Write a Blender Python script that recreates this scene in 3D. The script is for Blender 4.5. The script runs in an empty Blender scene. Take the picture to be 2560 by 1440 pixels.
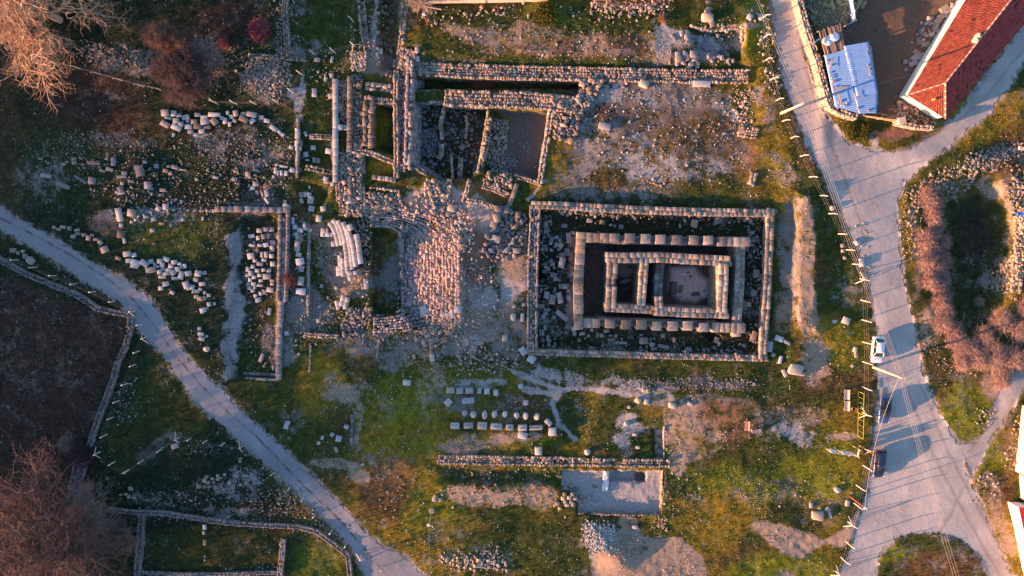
import bpy, math, random
import numpy as np
from mathutils import Vector, Matrix
R = random.Random(7)
NR = np.random.RandomState(11)
SC = bpy.context.scene
# ---------------------------------------------------------------- camera, sky, sun, exposure
H = 108.0; FPX = 1708.0; TILT = math.atan(144.0 / FPX)
cam_d = bpy.data.cameras.new("camera"); cam = bpy.data.objects.new("camera", cam_d)
SC.collection.objects.link(cam); SC.camera = cam
cam.location = (0, 0, H); cam.rotation_euler = (-TILT, 0, 0)
cam_d.sensor_width = 36; cam_d.lens = 36 * FPX / 2560; cam_d.clip_end = 6000; cam_d.clip_start = 1
SUN_EL = math.radians(8.0); SUN_DIR = math.atan2(0.33, 0.94)       # the way the light travels on the ground
W = bpy.data.worlds.new("World"); SC.world = W; W.use_nodes = True
nt = W.node_tree; bg = nt.nodes["Background"]
sky = nt.nodes.new("ShaderNodeTexSky"); sky.sky_type = 'NISHITA'; sky.sun_disc = False
sky.sun_elevation = SUN_EL
sx, sy = -math.cos(SUN_DIR), -math.sin(SUN_DIR)
sky.sun_rotation = math.atan2(sx, sy)
sky.dust_density = 1.0; sky.ozone_density = 2.5
nt.links.new(sky.outputs[0], bg.inputs[0]); bg.inputs[1].default_value = 0.105
sl = bpy.data.lights.new("sun", 'SUN'); so = bpy.data.objects.new("sun", sl); SC.collection.objects.link(so)
sl.energy = 5.0; sl.angle = math.radians(0.6); sl.color = (1.0, 0.48, 0.24)
d = Vector((math.cos(SUN_DIR) * math.cos(SUN_EL), math.sin(SUN_DIR) * math.cos(SUN_EL), -math.sin(SUN_EL)))
so.rotation_euler = d.to_track_quat('-Z', 'Y').to_euler(); so.location = (-60, -20, 60)
SC.view_settings.view_transform = 'Standard'; SC.view_settings.look = 'None'
SC.view_settings.exposure = 1.95; SC.view_settings.gamma = 1.0
# ---------------------------------------------------------------- helpers
CT, ST = math.cos(TILT), math.sin(TILT)
def P(u, v, z=0.0):
    """photo pixel -> world x, y on the plane at height z"""
    a = np.asarray(u, float) - 1280; b = 720 - np.asarray(v, float)
    y = b * CT - FPX * ST; zz = -b * ST - FPX * CT
    t = (z - H) / zz
    return a * t, y * t
def px_m(): return H / FPX
PM = 108.0 / 1708.0            # metres per pixel on the ground
def vnoise(x, y, s, seed=0):
    """value noise 0..1, cell size s"""
    x = np.asarray(x, float) / s + seed * 17.31; y = np.asarray(y, float) / s - seed * 9.77
    xi = np.floor(x); yi = np.floor(y); fx = x - xi; fy = y - yi
    fx = fx * fx * (3 - 2 * fx); fy = fy * fy * (3 - 2 * fy)
    def h(a, b):
        q = np.sin(a * 127.1 + b * 311.7 + seed * 74.7) * 43758.5453
        return q - np.floor(q)
    return (h(xi, yi) * (1 - fx) + h(xi + 1, yi) * fx) * (1 - fy) + (h(xi, yi + 1) * (1 - fx) + h(xi + 1, yi + 1) * fx) * fy
def fbm(x, y, s, o=3, seed=0):
    t = 0; a = 1; n = 0
    for k in range(o):
        t = t + a * vnoise(x, y, s / 2 ** k, seed + k); n += a; a *= 0.5
    return t / n
def sstep(a, b, x):
    t = np.clip((x - a) / (b - a), 0, 1); return t * t * (3 - 2 * t)
def sdf(poly, U, V):
    p = np.array(poly, float); n = len(p); dd = np.full(U.shape, 1e18); ins = np.zeros(U.shape, bool)
    for i in range(n):
        ax, ay = p[i]; bx, by = p[(i + 1) % n]; ex, ey = bx - ax, by - ay
        wx, wy = U - ax, V - ay
        t = np.clip((wx * ex + wy * ey) / (ex * ex + ey * ey + 1e-9), 0, 1)
        dd = np.minimum(dd, (wx - ex * t) ** 2 + (wy - ey * t) ** 2)
        c = ((ay > V) != (by > V)) & (U < (bx - ax) * (V - ay) / (by - ay + 1e-12) + ax)
        ins ^= c
    dd = np.sqrt(dd)
    return np.where(ins, -dd, dd)
def ldist(pts, U, V):
    dd = np.full(U.shape, 1e18)
    for (ax, ay), (bx, by) in zip(pts[:-1], pts[1:]):
        ex, ey = bx - ax, by - ay; wx, wy = U - ax, V - ay
        t = np.clip((wx * ex + wy * ey) / (ex * ex + ey * ey + 1e-9), 0, 1)
        dd = np.minimum(dd, (wx - ex * t) ** 2 + (wy - ey * t) ** 2)
    return np.sqrt(dd)
def inpoly(poly, x, y):
    ins = False; n = len(poly)
    for i in range(n):
        ax, ay = poly[i]; bx, by = poly[(i + 1) % n]
        if (ay > y) != (by > y) and x < (bx - ax) * (y - ay) / (by - ay + 1e-12) + ax: ins = not ins
    return ins
def tag(o, label=None, cat=None, group=None, kind=None):
    if label: o["label"] = label
    if cat: o["category"] = cat
    if group: o["group"] = group
    if kind: o["kind"] = kind
    return o
def raw_mesh(name, V, F4=None, F3=None, col=None, smooth=False):
    me = bpy.data.meshes.new(name); V = np.asarray(V, np.float32)
    n4 = 0 if F4 is None else len(F4); n3 = 0 if F3 is None else len(F3)
    idx = []
    if n4: idx.append(np.asarray(F4, np.int32).ravel())
    if n3: idx.append(np.asarray(F3, np.int32).ravel())
    idx = np.concatenate(idx)
    tot = np.concatenate([np.full(n4, 4, np.int32), np.full(n3, 3, np.int32)])
    st = np.concatenate([[0], np.cumsum(tot)[:-1]]).astype(np.int32)
    me.vertices.add(len(V)); me.vertices.foreach_set("co", V.ravel())
    me.loops.add(len(idx)); me.loops.foreach_set("vertex_index", idx)
    me.polygons.add(n4 + n3); me.polygons.foreach_set("loop_start", st); me.polygons.foreach_set("loop_total", tot)
    if smooth: me.polygons.foreach_set("use_smooth", np.ones(n4 + n3, bool))
    if col is not None:
        a = me.color_attributes.new("Col", 'FLOAT_COLOR', 'POINT')
        c = np.ones((len(V), 4), np.float32); c[:, :3] = col; a.data.foreach_set("color", c.ravel())
    me.update(calc_edges=True); me.validate()
    return me
def link(name, me, mat, parent=None):
    o = bpy.data.objects.new(name, me); SC.collection.objects.link(o)
    if me is not None and mat is not None:
        if not me.materials: me.materials.append(mat)
    if parent is not None: o.parent = parent
    return o
def empty(name, loc, rz=0.0):
    o = bpy.data.objects.new(name, None); SC.collection.objects.link(o); o.empty_display_size = 0.3
    o.location = loc; o.rotation_euler = (0, 0, rz); return o
class MB:
    """collects boxes, bars, tubes, lofts as one mesh"""
    def __init__(s): s.v = []; s.f = []; s.c = []
    def add(s, vs, fs, col=None):
        o = len(s.v); s.v += [tuple(q) for q in vs]; s.f += [tuple(i + o for i in f) for f in fs]
        s.c += [col or (1, 1, 1)] * len(vs)
    def box(s, c, size, rz=0, col=None, taper=1.0, ch=0.0, M=None):
        x, y, z = (q / 2 for q in size); vs = []
        for k, (a, b, e) in enumerate([(-1, -1, -1), (1, -1, -1), (1, 1, -1), (-1, 1, -1), (-1, -1, 1), (1, -1, 1), (1, 1, 1), (-1, 1, 1)]):
            t = taper if e > 0 else 1
            vs.append((a * x * t, b * y * t, e * z))
        cs, sn = math.cos(rz), math.sin(rz)
        vs = [(c[0] + p[0] * cs - p[1] * sn, c[1] + p[0] * sn + p[1] * cs, c[2] + p[2]) for p in vs]
        s.add(vs, [(0, 3, 2, 1), (4, 5, 6, 7), (0, 1, 5, 4), (1, 2, 6, 5), (2, 3, 7, 6), (3, 0, 4, 7)], col)
    def tube(s, pts, rad, n=6, col=None, caps=True):
        rings = []; P_ = [Vector(p) for p in pts]
        if not hasattr(rad, '__len__'): rad = [rad] * len(P_)
        for i, p in enumerate(P_):
            t = (P_[min(i + 1, len(P_) - 1)] - P_[max(i - 1, 0)])
            t = t.normalized() if t.length > 1e-9 else Vector((0, 0, 1))
            a = t.orthogonal().normalized() if i == 0 else (a - t * a.dot(t)).normalized()
            b = t.cross(a)
            rings.append([p + (a * math.cos(2 * math.pi * k / n) + b * math.sin(2 * math.pi * k / n)) * rad[i] for k in range(n)])
        vs = [q for r in rings for q in r]; fs = []
        for i in range(len(rings) - 1):
            for k in range(n):
                fs.append((i * n + k, i * n + (k + 1) % n, (i + 1) * n + (k + 1) % n, (i + 1) * n + k))
        if caps: fs.append(tuple(range(n))[::-1]); fs.append(tuple(range((len(rings) - 1) * n, len(rings) * n)))
        s.add(vs, fs, col)
    def build(s, name, mat, parent=None, smooth=False, bevel=0):
        me = bpy.data.meshes.new(name); me.from_pydata(s.v, [], s.f)
        a = me.color_attributes.new("Col", 'FLOAT_COLOR', 'POINT')
        c = np.ones((len(s.v), 4), np.float32); c[:, :3] = np.array(s.c, np.float32).reshape(-1, 3); a.data.foreach_set("color", c.ravel())
        if smooth:
            for p in me.polygons: p.use_smooth = True
        me.update()
        o = link(name, me, mat, parent)
        if bevel:
            b = o.modifiers.new("bevel", 'BEVEL'); b.width = bevel; b.segments = 2; b.limit_method = 'ANGLE'
        return o
# ---------------------------------------------------------------- materials
MAT = {}
def mat_attr(name, rough=0.9, scale=3.0, lo=0.6, hi=1.35, bump=0.4, bscale=12, spec=0.2, speck=0.0):
    """colour from the mesh's own Col attribute, mottled by two noises"""
    if name in MAT: return MAT[name]
    m = bpy.data.materials.new(name); m.use_nodes = True; n = m.node_tree; N = n.nodes; L = n.links
    b = N["Principled BSDF"]; b.inputs["Roughness"].default_value = rough; b.inputs["Specular IOR Level"].default_value = spec
    at = N.new("ShaderNodeAttribute"); at.attribute_name = "Col"
    tc = N.new("ShaderNodeTexCoord")
    g = N.new("ShaderNodeNewGeometry")
    n1 = N.new("ShaderNodeTexNoise"); n1.inputs["Scale"].default_value = scale; n1.inputs["Detail"].default_value = 5
    n1.inputs["Roughness"].default_value = 0.65
    L.new(g.outputs["Position"], n1.inputs["Vector"])
    mr = N.new("ShaderNodeMapRange"); mr.inputs[1].default_value = 0.3; mr.inputs[2].default_value = 0.7
    mr.inputs[3].default_value = lo; mr.inputs[4].default_value = hi; L.new(n1.outputs[0], mr.inputs[0])
    mx = N.new("ShaderNodeVectorMath"); mx.operation = 'SCALE'; L.new(at.outputs["Color"], mx.inputs[0]); L.new(mr.outputs[0], mx.inputs["Scale"])
    L.new(mx.outputs[0], b.inputs["Base Color"])
    n2 = N.new("ShaderNodeTexNoise"); n2.inputs["Scale"].default_value = bscale; n2.inputs["Detail"].default_value = 4
    L.new(g.outputs["Position"], n2.inputs["Vector"])
    bp = N.new("ShaderNodeBump"); bp.inputs["Strength"].default_value = bump; bp.inputs["Distance"].default_value = 0.05
    L.new(n2.outputs[0], bp.inputs["Height"]); L.new(bp.outputs[0], b.inputs["Normal"])
    MAT[name] = m; return m
def mat_flat(name, col, rough=0.6, metal=0.0, coat=0.0, spec=0.5, scale=0, var=0.15):
    if name in MAT: return MAT[name]
    m = bpy.data.materials.new(name); m.use_nodes = True; N = m.node_tree.nodes; L = m.node_tree.links; b = N["Principled BSDF"]
    b.inputs["Base Color"].default_value = (*col, 1); b.inputs["Roughness"].default_value = rough
    b.inputs["Metallic"].default_value = metal; b.inputs["Coat Weight"].default_value = coat; b.inputs["Specular IOR Level"].default_value = spec
    n1 = N.new("ShaderNodeTexNoise"); n1.inputs["Scale"].default_value = scale or 4; n1.inputs["Detail"].default_value = 4
    g = N.new("ShaderNodeNewGeometry"); L.new(g.outputs["Position"], n1.inputs["Vector"])
    mr = N.new("ShaderNodeMapRange"); mr.inputs[1].default_value = 0.3; mr.inputs[2].default_value = 0.7
    mr.inputs[3].default_value = 1 - var; mr.inputs[4].default_value = 1 + var; L.new(n1.outputs[0], mr.inputs[0])
    mx = N.new("ShaderNodeVectorMath"); mx.operation = 'SCALE'; mx.inputs[0].default_value = col; L.new(mr.outputs[0], mx.inputs["Scale"])
    L.new(mx.outputs[0], b.inputs["Base Color"])
    MAT[name] = m; return m
STONE = mat_attr("weathered_limestone", 0.9, 2.4, 0.5, 1.35, 0.7, 12)
MARBLE = mat_attr("pale_marble", 0.75, 2.5, 0.78, 1.18, 0.3, 16, 0.35)
EARTHY = mat_attr("rubble_stone", 0.95, 4.0, 0.55, 1.35, 0.6, 18)
BARK = mat_attr("bark", 0.9, 5.0, 0.7, 1.25, 0.3, 20)
PAINTED = mat_attr("painted", 0.5, 2.0, 0.85, 1.12, 0.1, 20, 0.4)
WOOD = mat_attr("old_wood", 0.85, 8.0, 0.65, 1.3, 0.4, 25)
CONC = mat_attr("concrete", 0.85, 4.0, 0.8, 1.15, 0.3, 20)
# ---------------------------------------------------------------- ground: one sheet, heights and ground cover mapped from a survey in photo pixels
STEP = 3.0
cu = np.arange(-180, 2741, STEP); cv = np.arange(-150, 1591, STEP)
def ring(a, s, lim):
    o = []; st = 12.0; x = a
    while abs(x) < lim: x = x + s * st; st *= 1.18; o.append(x)
    return o
UA = np.array(sorted(ring(cu[0], -1, 30000)) + list(cu) + ring(cu[-1], 1, 30000))
VA = np.array(sorted(ring(cv[0], -1, 19000)) + list(cv) + ring(cv[-1], 1, 17000))
U, V = np.meshgrid(UA, VA)
wu = (fbm(U, V, 60, 3, 3) - 0.5) * 34; wv = (fbm(U, V, 60, 3, 5) - 0.5) * 34
wu2 = (fbm(U, V, 14, 2, 8) - 0.5) * 9; wv2 = (fbm(U, V, 14, 2, 9) - 0.5) * 9
ROADS = {
 'road': [[(1905,-170),(1925,0),(1935,60),(1955,190),(1985,290),(2020,370),(2060,450),(2100,530),(2135,610),(2160,680),(2180,760),(2190,830),(2192,900),(2190,960),(2185,1060),(2180,1110),(2175,1160),(2165,1240),(2150,1290),(2125,1370),(2090,1450),(2040,1600),(2250,1600),(2190,1440),(2200,1390),(2250,1340),(2330,1330),(2400,1350),(2450,1400),(2480,1450),(2560,1600),(2740,1600),(2600,1480),(2530,1430),(2500,1360),(2460,1270),(2420,1180),(2405,1110),(2395,1100),(2360,1050),(2320,960),(2300,880),(2285,800),(2262,700),(2250,600),(2246,500),(2262,455),(2320,410),(2400,345),(2470,290),(2520,225),(2570,140),(2640,30),(2740,-100),(2660,-100),(2600,-20),(2545,70),(2490,150),(2430,230),(2385,290),(2340,330),(2290,362),(2240,378),(2180,375),(2120,350),(2080,305),(2050,250),(2025,180),(2008,100),(1998,40),(1992,-170)],
          [(2395,1105),(2440,1100),(2470,1060),(2490,1000),(2520,930),(2560,900),(2720,860),(2720,900),(2580,950),(2545,1000),(2520,1050),(2480,1100),(2440,1180),(2430,1200)]],
 'track': [[(-180,470),(-60,500),(0,518),(60,555),(130,590),(200,635),(270,675),(330,705),(385,755),(410,800),(440,850),(480,900),(530,950),(580,1000),(630,1050),(680,1090),(740,1150),(800,1205),(860,1265),(920,1330),(960,1365),(1010,1385),(1060,1435),(1200,1590),(960,1590),(905,1440),(890,1390),(840,1330),(780,1270),(720,1215),(660,1160),(610,1115),(560,1070),(490,1010),(440,940),(400,880),(350,830),(330,800),(290,750),(220,710),(150,665),(80,620),(0,575),(-180,540)]],
}
def road_mask(polys, A, B):
    m = np.full(A.shape, 1e9)
    for p in polys: m = np.minimum(m, sdf(p, A, B))
    return m
rd = road_mask(ROADS['road'], U, V); td = road_mask(ROADS['track'], U, V)
islands = [[(2220,1600),(2200,1450),(2215,1400),(2265,1360),(2330,1345),(2390,1370),(2440,1420),(2520,1600)]]
for p in islands: rd = np.maximum(rd, -sdf(p, U, V))
# heights ----------------------------------------------------------
def soft(dist, fall): return sstep(fall / 2, -fall / 2, dist)
Z = np.zeros(U.shape)
XW, YW = P(U, V)
smooth = np.clip(soft(rd, 30) + soft(td, 20), 0, 1)
Z += ((fbm(XW, YW, 22, 3, 21) - 0.5) * 0.9 + (fbm(XW, YW, 5, 3, 25) - 0.5) * 0.46 * (1 - 0.8 * smooth) + (fbm(XW, YW, 0.9, 2, 31) - 0.5) * 0.13 * (1 - 0.75 * smooth))
HP = [ # polygon, height change, fall px
 ([(1345,530),(1925,545),(1900,885),(1335,868)], -0.5, 14),
 ([(1463,606),(1842,613),(1836,814),(1460,800)], -3.0, 8),
 ([(1545,648),(1592,648),(1590,760),(1543,760)], -0.8, 6),
 ([(1658,652),(1785,655),(1783,765),(1656,762)], -0.8, 6),
 ([(1236,276),(1372,281),(1346,448),(1210,425)], -1.5, 8),
 ([(1036,258),(1216,262),(1197,425),(1168,446),(1100,450),(1036,408)], -2.0, 10),
 ([(1036,199),(1450,201),(1450,222),(1036,222)], -2.4, 8),
 ([(936,266),(983,266),(983,386),(936,372)], -1.8, 6),
 ([(952,-60),(998,-60),(998,180),(955,175)], -1.5, 16),
 ([(905,390),(985,405),(985,440),(905,432)], -0.6, 8),
 ([(612,540),(695,540),(692,945),(575,945),(556,860),(580,700),(575,600)], -0.9, 14),
 ([(928,566),(998,586),(1003,770),(985,786),(930,792)], -1.9, 8),
 ([(772,560),(918,545),(918,830),(772,830)], -0.5, 20),
 ([(1403,1176),(1660,1176),(1650,1288),(1445,1284),(1440,1230),(1403,1225)], -0.8, 7),
 ([(1523,1178),(1612,1178),(1612,1202),(1523,1202)], -0.7, 5),
 ([(1100,1168),(1400,1172),(1400,1208),(1105,1204)], -0.7, 18),
 ([(1632,1070),(1660,1070),(1660,1145),(1632,1145)], -0.7, 6),
 ([(750,345),(828,345),(828,412),(750,412)], -0.6, 10),
 ([(748,455),(828,462),(810,520),(770,540),(748,500)], -0.5, 12),
 ([(1725,75),(1860,66),(1862,100),(1850,150),(1740,130)], -0.8, 14),
 ([(2330,480),(2480,450),(2530,560),(2520,720),(2470,830),(2380,830),(2335,720)], -1.3, 60),
 ([(600,445),(662,448),(660,505),(600,500)], -0.5, 16),
 ([(1000,0),(1880,0),(1880,150),(1050,150)], 0.5, 50),
 ([(1160,470),(1210,500),(1240,540),(1225,640),(1180,660),(1158,600)], .4, 50),
 ([(1995,480),(2030,480),(2050,600),(2048,720),(2045,830),(1992,830),(1990,650)], 0.8, 26),
 ([(1560,790),(1700,790)], 0, 1)][:-1]
for p, h, f in HP: Z += h * soft(sdf(p, U + wu2, V + wv2), f)
# seating bank of the theatre: rises to the east, falls again behind it
bank = soft(sdf([(1003,588),(1060,535),(1150,585),(1158,620),(1156,800),(1120,825),(1040,820),(1003,775)], U, V), 18)
Z += bank * (-1.7 + 2.3 * np.clip((U - 1003) / 150, 0, 1)) + .3 * soft(sdf([(1152,590),(1200,600),(1235,700),(1200,790),(1150,815)], U, V), 60)
for (x, y, rx, ry, h) in [(1345,690,15,16,-1.6),(1775,842,14,13,-1.3),(640,655,40,70,0.4),(1545,1400,40,28,1.2),(1500,1345,36,34,0.8),(650,205,70,45,0.7),(330,160,120,35,0.6),(2420,400,130,26,0.6),(1920,660,22,150,-0.5),(2060,260,18,120,0.3),(870,1090,60,60,-0.8),(1360,1045,1,1,0),(1440,1050,50,60,-0.7),(1610,1080,50,50,-0.4),(2000,900,30,50,0.4),(1900,300,40,200,0.5),(2130,1230,30,60,0.2),(1070,620,1,1,0),(700,100,30,120,0.4),(2480,930,80,50,0.6)]:
    q = ((U - x) / rx) ** 2 + ((V - y) / ry) ** 2; Z += h * np.exp(-q * 0.9)
# a low ridge beyond the left edge of the frame keeps the western half of the site in shade
hx = XW; ridge = sstep(-88, -150, hx) * (10.5 + 4 * (fbm(XW, YW, 60, 2, 41) - 0.5)) * sstep(700, 300, np.abs(YW + 40))
Z += ridge
Z += sstep(150, 1200, np.hypot(XW, YW)) * (fbm(XW, YW, 300, 3, 43)) * 25 * (XW > -2000)
jit = (fbm(U, V, 10, 2, 51) - 0.5) * 2
Z -= 0.10 * soft(rd, 10) + 0.06 * soft(td, 10)
X, Y = P(U, V, Z)
# bilinear lookups on the regular inner grid
iu0 = int(np.where(UA == cu[0])[0][0]); iv0 = int(np.where(VA == cv[0])[0][0])
Zc = Z[iv0:iv0 + len(cv), iu0:iu0 + len(cu)]
def look(G, u, v):
    a = np.clip((np.asarray(u, float) - cu[0]) / STEP, 0, len(cu) - 1.001); b = np.clip((np.asarray(v, float) - cv[0]) / STEP, 0, len(cv) - 1.001)
    i = a.astype(int); j = b.astype(int); fa = a - i; fb = b - j
    if G.ndim == 3: fa = fa[..., None]; fb = fb[..., None]
    return (G[j, i] * (1 - fa) + G[j, i + 1] * fa) * (1 - fb) + (G[j + 1, i] * (1 - fa) + G[j + 1, i + 1] * fa) * fb
def hz(u, v): return look(Zc, u, v)
def G3(u, v, dz=0.0):
    z = float(hz(u, v)); x, y = P(u, v, z + dz); return Vector((float(x), float(y), z + dz))
# ground cover ------------------------------------------------------
GK = {'G': (.046,.060,.015), 'E': (.022,.034,.019), 'O': (.215,.152,.020), 'L': (.145,.155,.016), 'Z': (.024,.024,.016), 'B': (.115,.070,.030), 'K': (.048,.033,.026), 'N': (.230,.120,.045), 'Y': (.14,.10,.022)}
DK = {'P': (.50,.375,.33), 'D': (.36,.265,.205), 'W': (.38,.35,.36), 'R': (.25,.13,.09), 'M': (.215,.195,.19), 'S': (.13,.105,.10), 'Q': (.30,.22,.17), 'U': (.155,.108,.08)}
gc = np.zeros(U.shape + (3,)); gc[:] = GK['G']
dc = np.zeros(U.shape + (3,)); dc[:] = DK['M']
mk = np.full(U.shape, 0.16) + (fbm(U, V, 40, 3, 61) - 0.5) * 0.5
def ell(x, y, rx, ry, ang):
    c, s = math.cos(math.radians(ang)), math.sin(math.radians(ang))
    a = U + wu - x; b = V + wv - y
    return np.sqrt(((a * c + b * s) / rx) ** 2 + ((-a * s + b * c) / ry) ** 2)
def pg(key, x, y, rx, ry, ang=0, a=1.0):
    w = (sstep(1.35, 0.6, ell(x, y, rx, ry, ang)) * a)[..., None]; gc[:] = gc * (1 - w) + np.array(GK[key]) * w
def pd(key, m, x, y, rx, ry, ang=0, a=1.0):
    w = sstep(1.35, 0.65, ell(x, y, rx, ry, ang)) * a; mk[:] = mk * (1 - w) + m * w
    w = sstep(1.9, 1.2, ell(x, y, rx, ry, ang))[..., None]; dc[:] = dc * (1 - w) + np.array(DK[key]) * w
def pp(key, m, poly, fall=6, a=1.0, warp=1.0):
    w = soft(sdf(poly, U + wu2 * warp, V + wv2 * warp), fall) * a; mk[:] = mk * (1 - w) + m * w
    w = soft(sdf(poly, U + wu2 * warp, V + wv2 * warp), fall + 6)[..., None]; dc[:] = dc * (1 - w) + np.array(DK[key]) * w
def pl(key, m, pts, wd, fall=5):
    e = ldist(pts, U + wu2, V + wv2) - wd / 2
    w = soft(e, fall); mk[:] = mk * (1 - w) + m * w
    w = soft(e, fall + 5)[..., None]; dc[:] = dc * (1 - w) + np.array(DK[key]) * w
def pgp(key, poly, fall=20, a=1.0):
    w = (soft(sdf(poly, U + wu2 * 2, V + wv2 * 2), fall) * a)[..., None]; gc[:] = gc * (1 - w) + np.array(GK[key]) * w
pgp('E', [(-9000,-9000),(700,-9000),(720,600),(560,1000),(700,1200),(900,9000),(-9000,9000)], 160)  # shaded western grass: a darker green with the shade painted into the colour
n_ = fbm(U, V, 70, 3, 71)[..., None]; w_ = sstep(0.45, 0.7, n_) * (.25 + .75 * sstep(600, 900, U)[..., None]); gc[:] = gc * (1 - 0.7 * w_) + np.array(GK['B']) * 0.7 * w_
n_ = fbm(U, V, 90, 3, 77)[..., None]; w_ = sstep(0.5, 0.7, n_) * sstep(700, 1200, U)[..., None]; gc[:] = gc * (1 - 0.6 * w_) + np.array(GK['O']) * 0.6 * w_
for a in [('B',20,380,45,260,0,.4),('B',300,330,160,40,0,.4),('K',230,260,140,100),('K',560,60,90,60),('G',820,110,85,110),('G',420,990,110,120),('L',560,640,0.1,0.1),
 ('L',410,580,130,60,0,.35),('L',300,1100,60,70,0,.2),('K',60,1080,140,90),('B',60,1180,80,100),('O',1000,1180,120,200,0,.9),('B',960,1230,70,80),('O',790,970,50,80,0,.9),('O',820,940,40,40),('L',1010,1000,90,70,0,.7),
 ('N',1190,560,40,90),('N',1180,490,50,40),('O',1270,690,30,20),('L',1160,950,120,40,0,.5),('G',1330,1360,160,70),('L',1090,1280,90,60,0,.6),('O',1110,1400,90,50,0,.8),('N',1000,1170,40,30,0,.6),
 ('G',1500,940,220,20,3),('L',1200,1110,220,18,0,.6),('G',1430,1040,50,60),('G',1550,1080,80,60),('L',1330,80,80,40,0,.7),('B',1450,120,200,40),('G',1500,50,420,35),('L',1360,30,50,30),('G',1150,130,120,25,10),('G',1400,155,450,14),
 ('B',1650,320,200,120,0,.7),('K',1500,250,120,60),('G',1560,495,260,22),('G',1880,280,30,60),('O',1925,330,34,260,-12,.9),('L',1900,60,50,70),('O',2080,260,26,160,-14),('L',2070,150,16,90,-10),('O',2460,300,110,50,-35),('B',2530,400,60,60),
 ('G',2110,640,30,150,-8),('O',2070,850,60,60),('L',2120,860,50,70,0,.6),('O',2040,1180,140,70),('L',1930,1200,220,60),('L',2050,1130,100,60,0,.8),('G',1900,1140,60,50),('G',2000,1100,70,40,0,.6),('O',1820,1290,90,60,0,.8),('L',1960,1440,140,60),
 ('G',2440,640,90,150),('K',2430,600,40,90),('O',2270,560,18,160,-5),('L',2420,1040,80,70),('L',2480,1150,40,60),('O',2500,1320,40,100,-25),('B',2510,1230,30,60),('B',2340,1420,90,50),('L',2240,1390,50,20),
 ('G',2140,320,50,24),('L',2150,330,30,16),('G',1750,700,220,180),('E',1400,700,60,160),('G',900,800,90,60,0,.8),('L',950,320,24,50),('O',950,415,40,22),('L',970,400,20,10),('G',500,1380,140,60),('G',640,1380,60,60),('L',790,1400,60,50,0,.6),
 ('L',1640,1210,1,1),('G',1680,1200,50,40),('L',1700,1130,40,60,0,.4),('G',1550,570,280,30),('G',1940,950,60,60),('L',1700,1420,1,1),('O',1780,1340,60,60,0,.7),('G',160,400,110,120,0,.4),('G',1260,1290,80,20)]: pg(*a)
pp('U', 0.36, [(-180,700),(60,720),(200,765),(300,800),(300,860),(260,930),(200,960),(120,980),(-180,940)], 120, 1, 4)
pgp('Z', [(1350,535),(1925,545),(1900,885),(1335,868)], 24, .85)  # temple court: its shade painted into the grass as a near-black tone
pgp('Z', [(1380,485),(1900,505),(1900,525),(1380,508)], 20, .6)  # strip north of the court, shade painted in likewise
pgp('Z', [(1036,258),(1216,262),(1197,425),(1168,446),(1100,450),(1036,408)], 14, .7)  # deep rooms: pit shade painted as darker ground
pgp('Z', [(2360,500),(2470,480),(2510,600),(2490,720),(2420,830),(2380,760)], 60, .5)
pgp('Z', [(355,1290),(700,1320),(700,1430),(345,1430)], 20, .45)
pgp('Z', [(240,1140),(300,1180),(560,1130),(740,1290),(400,1280),(260,1260)], 40, .5)
pgp('Z', [(330,820),(450,960),(500,1060),(300,1150),(240,1120),(310,930)], 40, .35)
gc_field = soft(sdf([(-180,690),(60,700),(200,760),(325,800),(300,900),(235,1040),(200,1180),(160,1260),(-180,1260)], U + wu, V + wv), 40)[..., None]
gc[:] = gc * (1 - gc_field) + np.array(GK['K']) * gc_field
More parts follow.
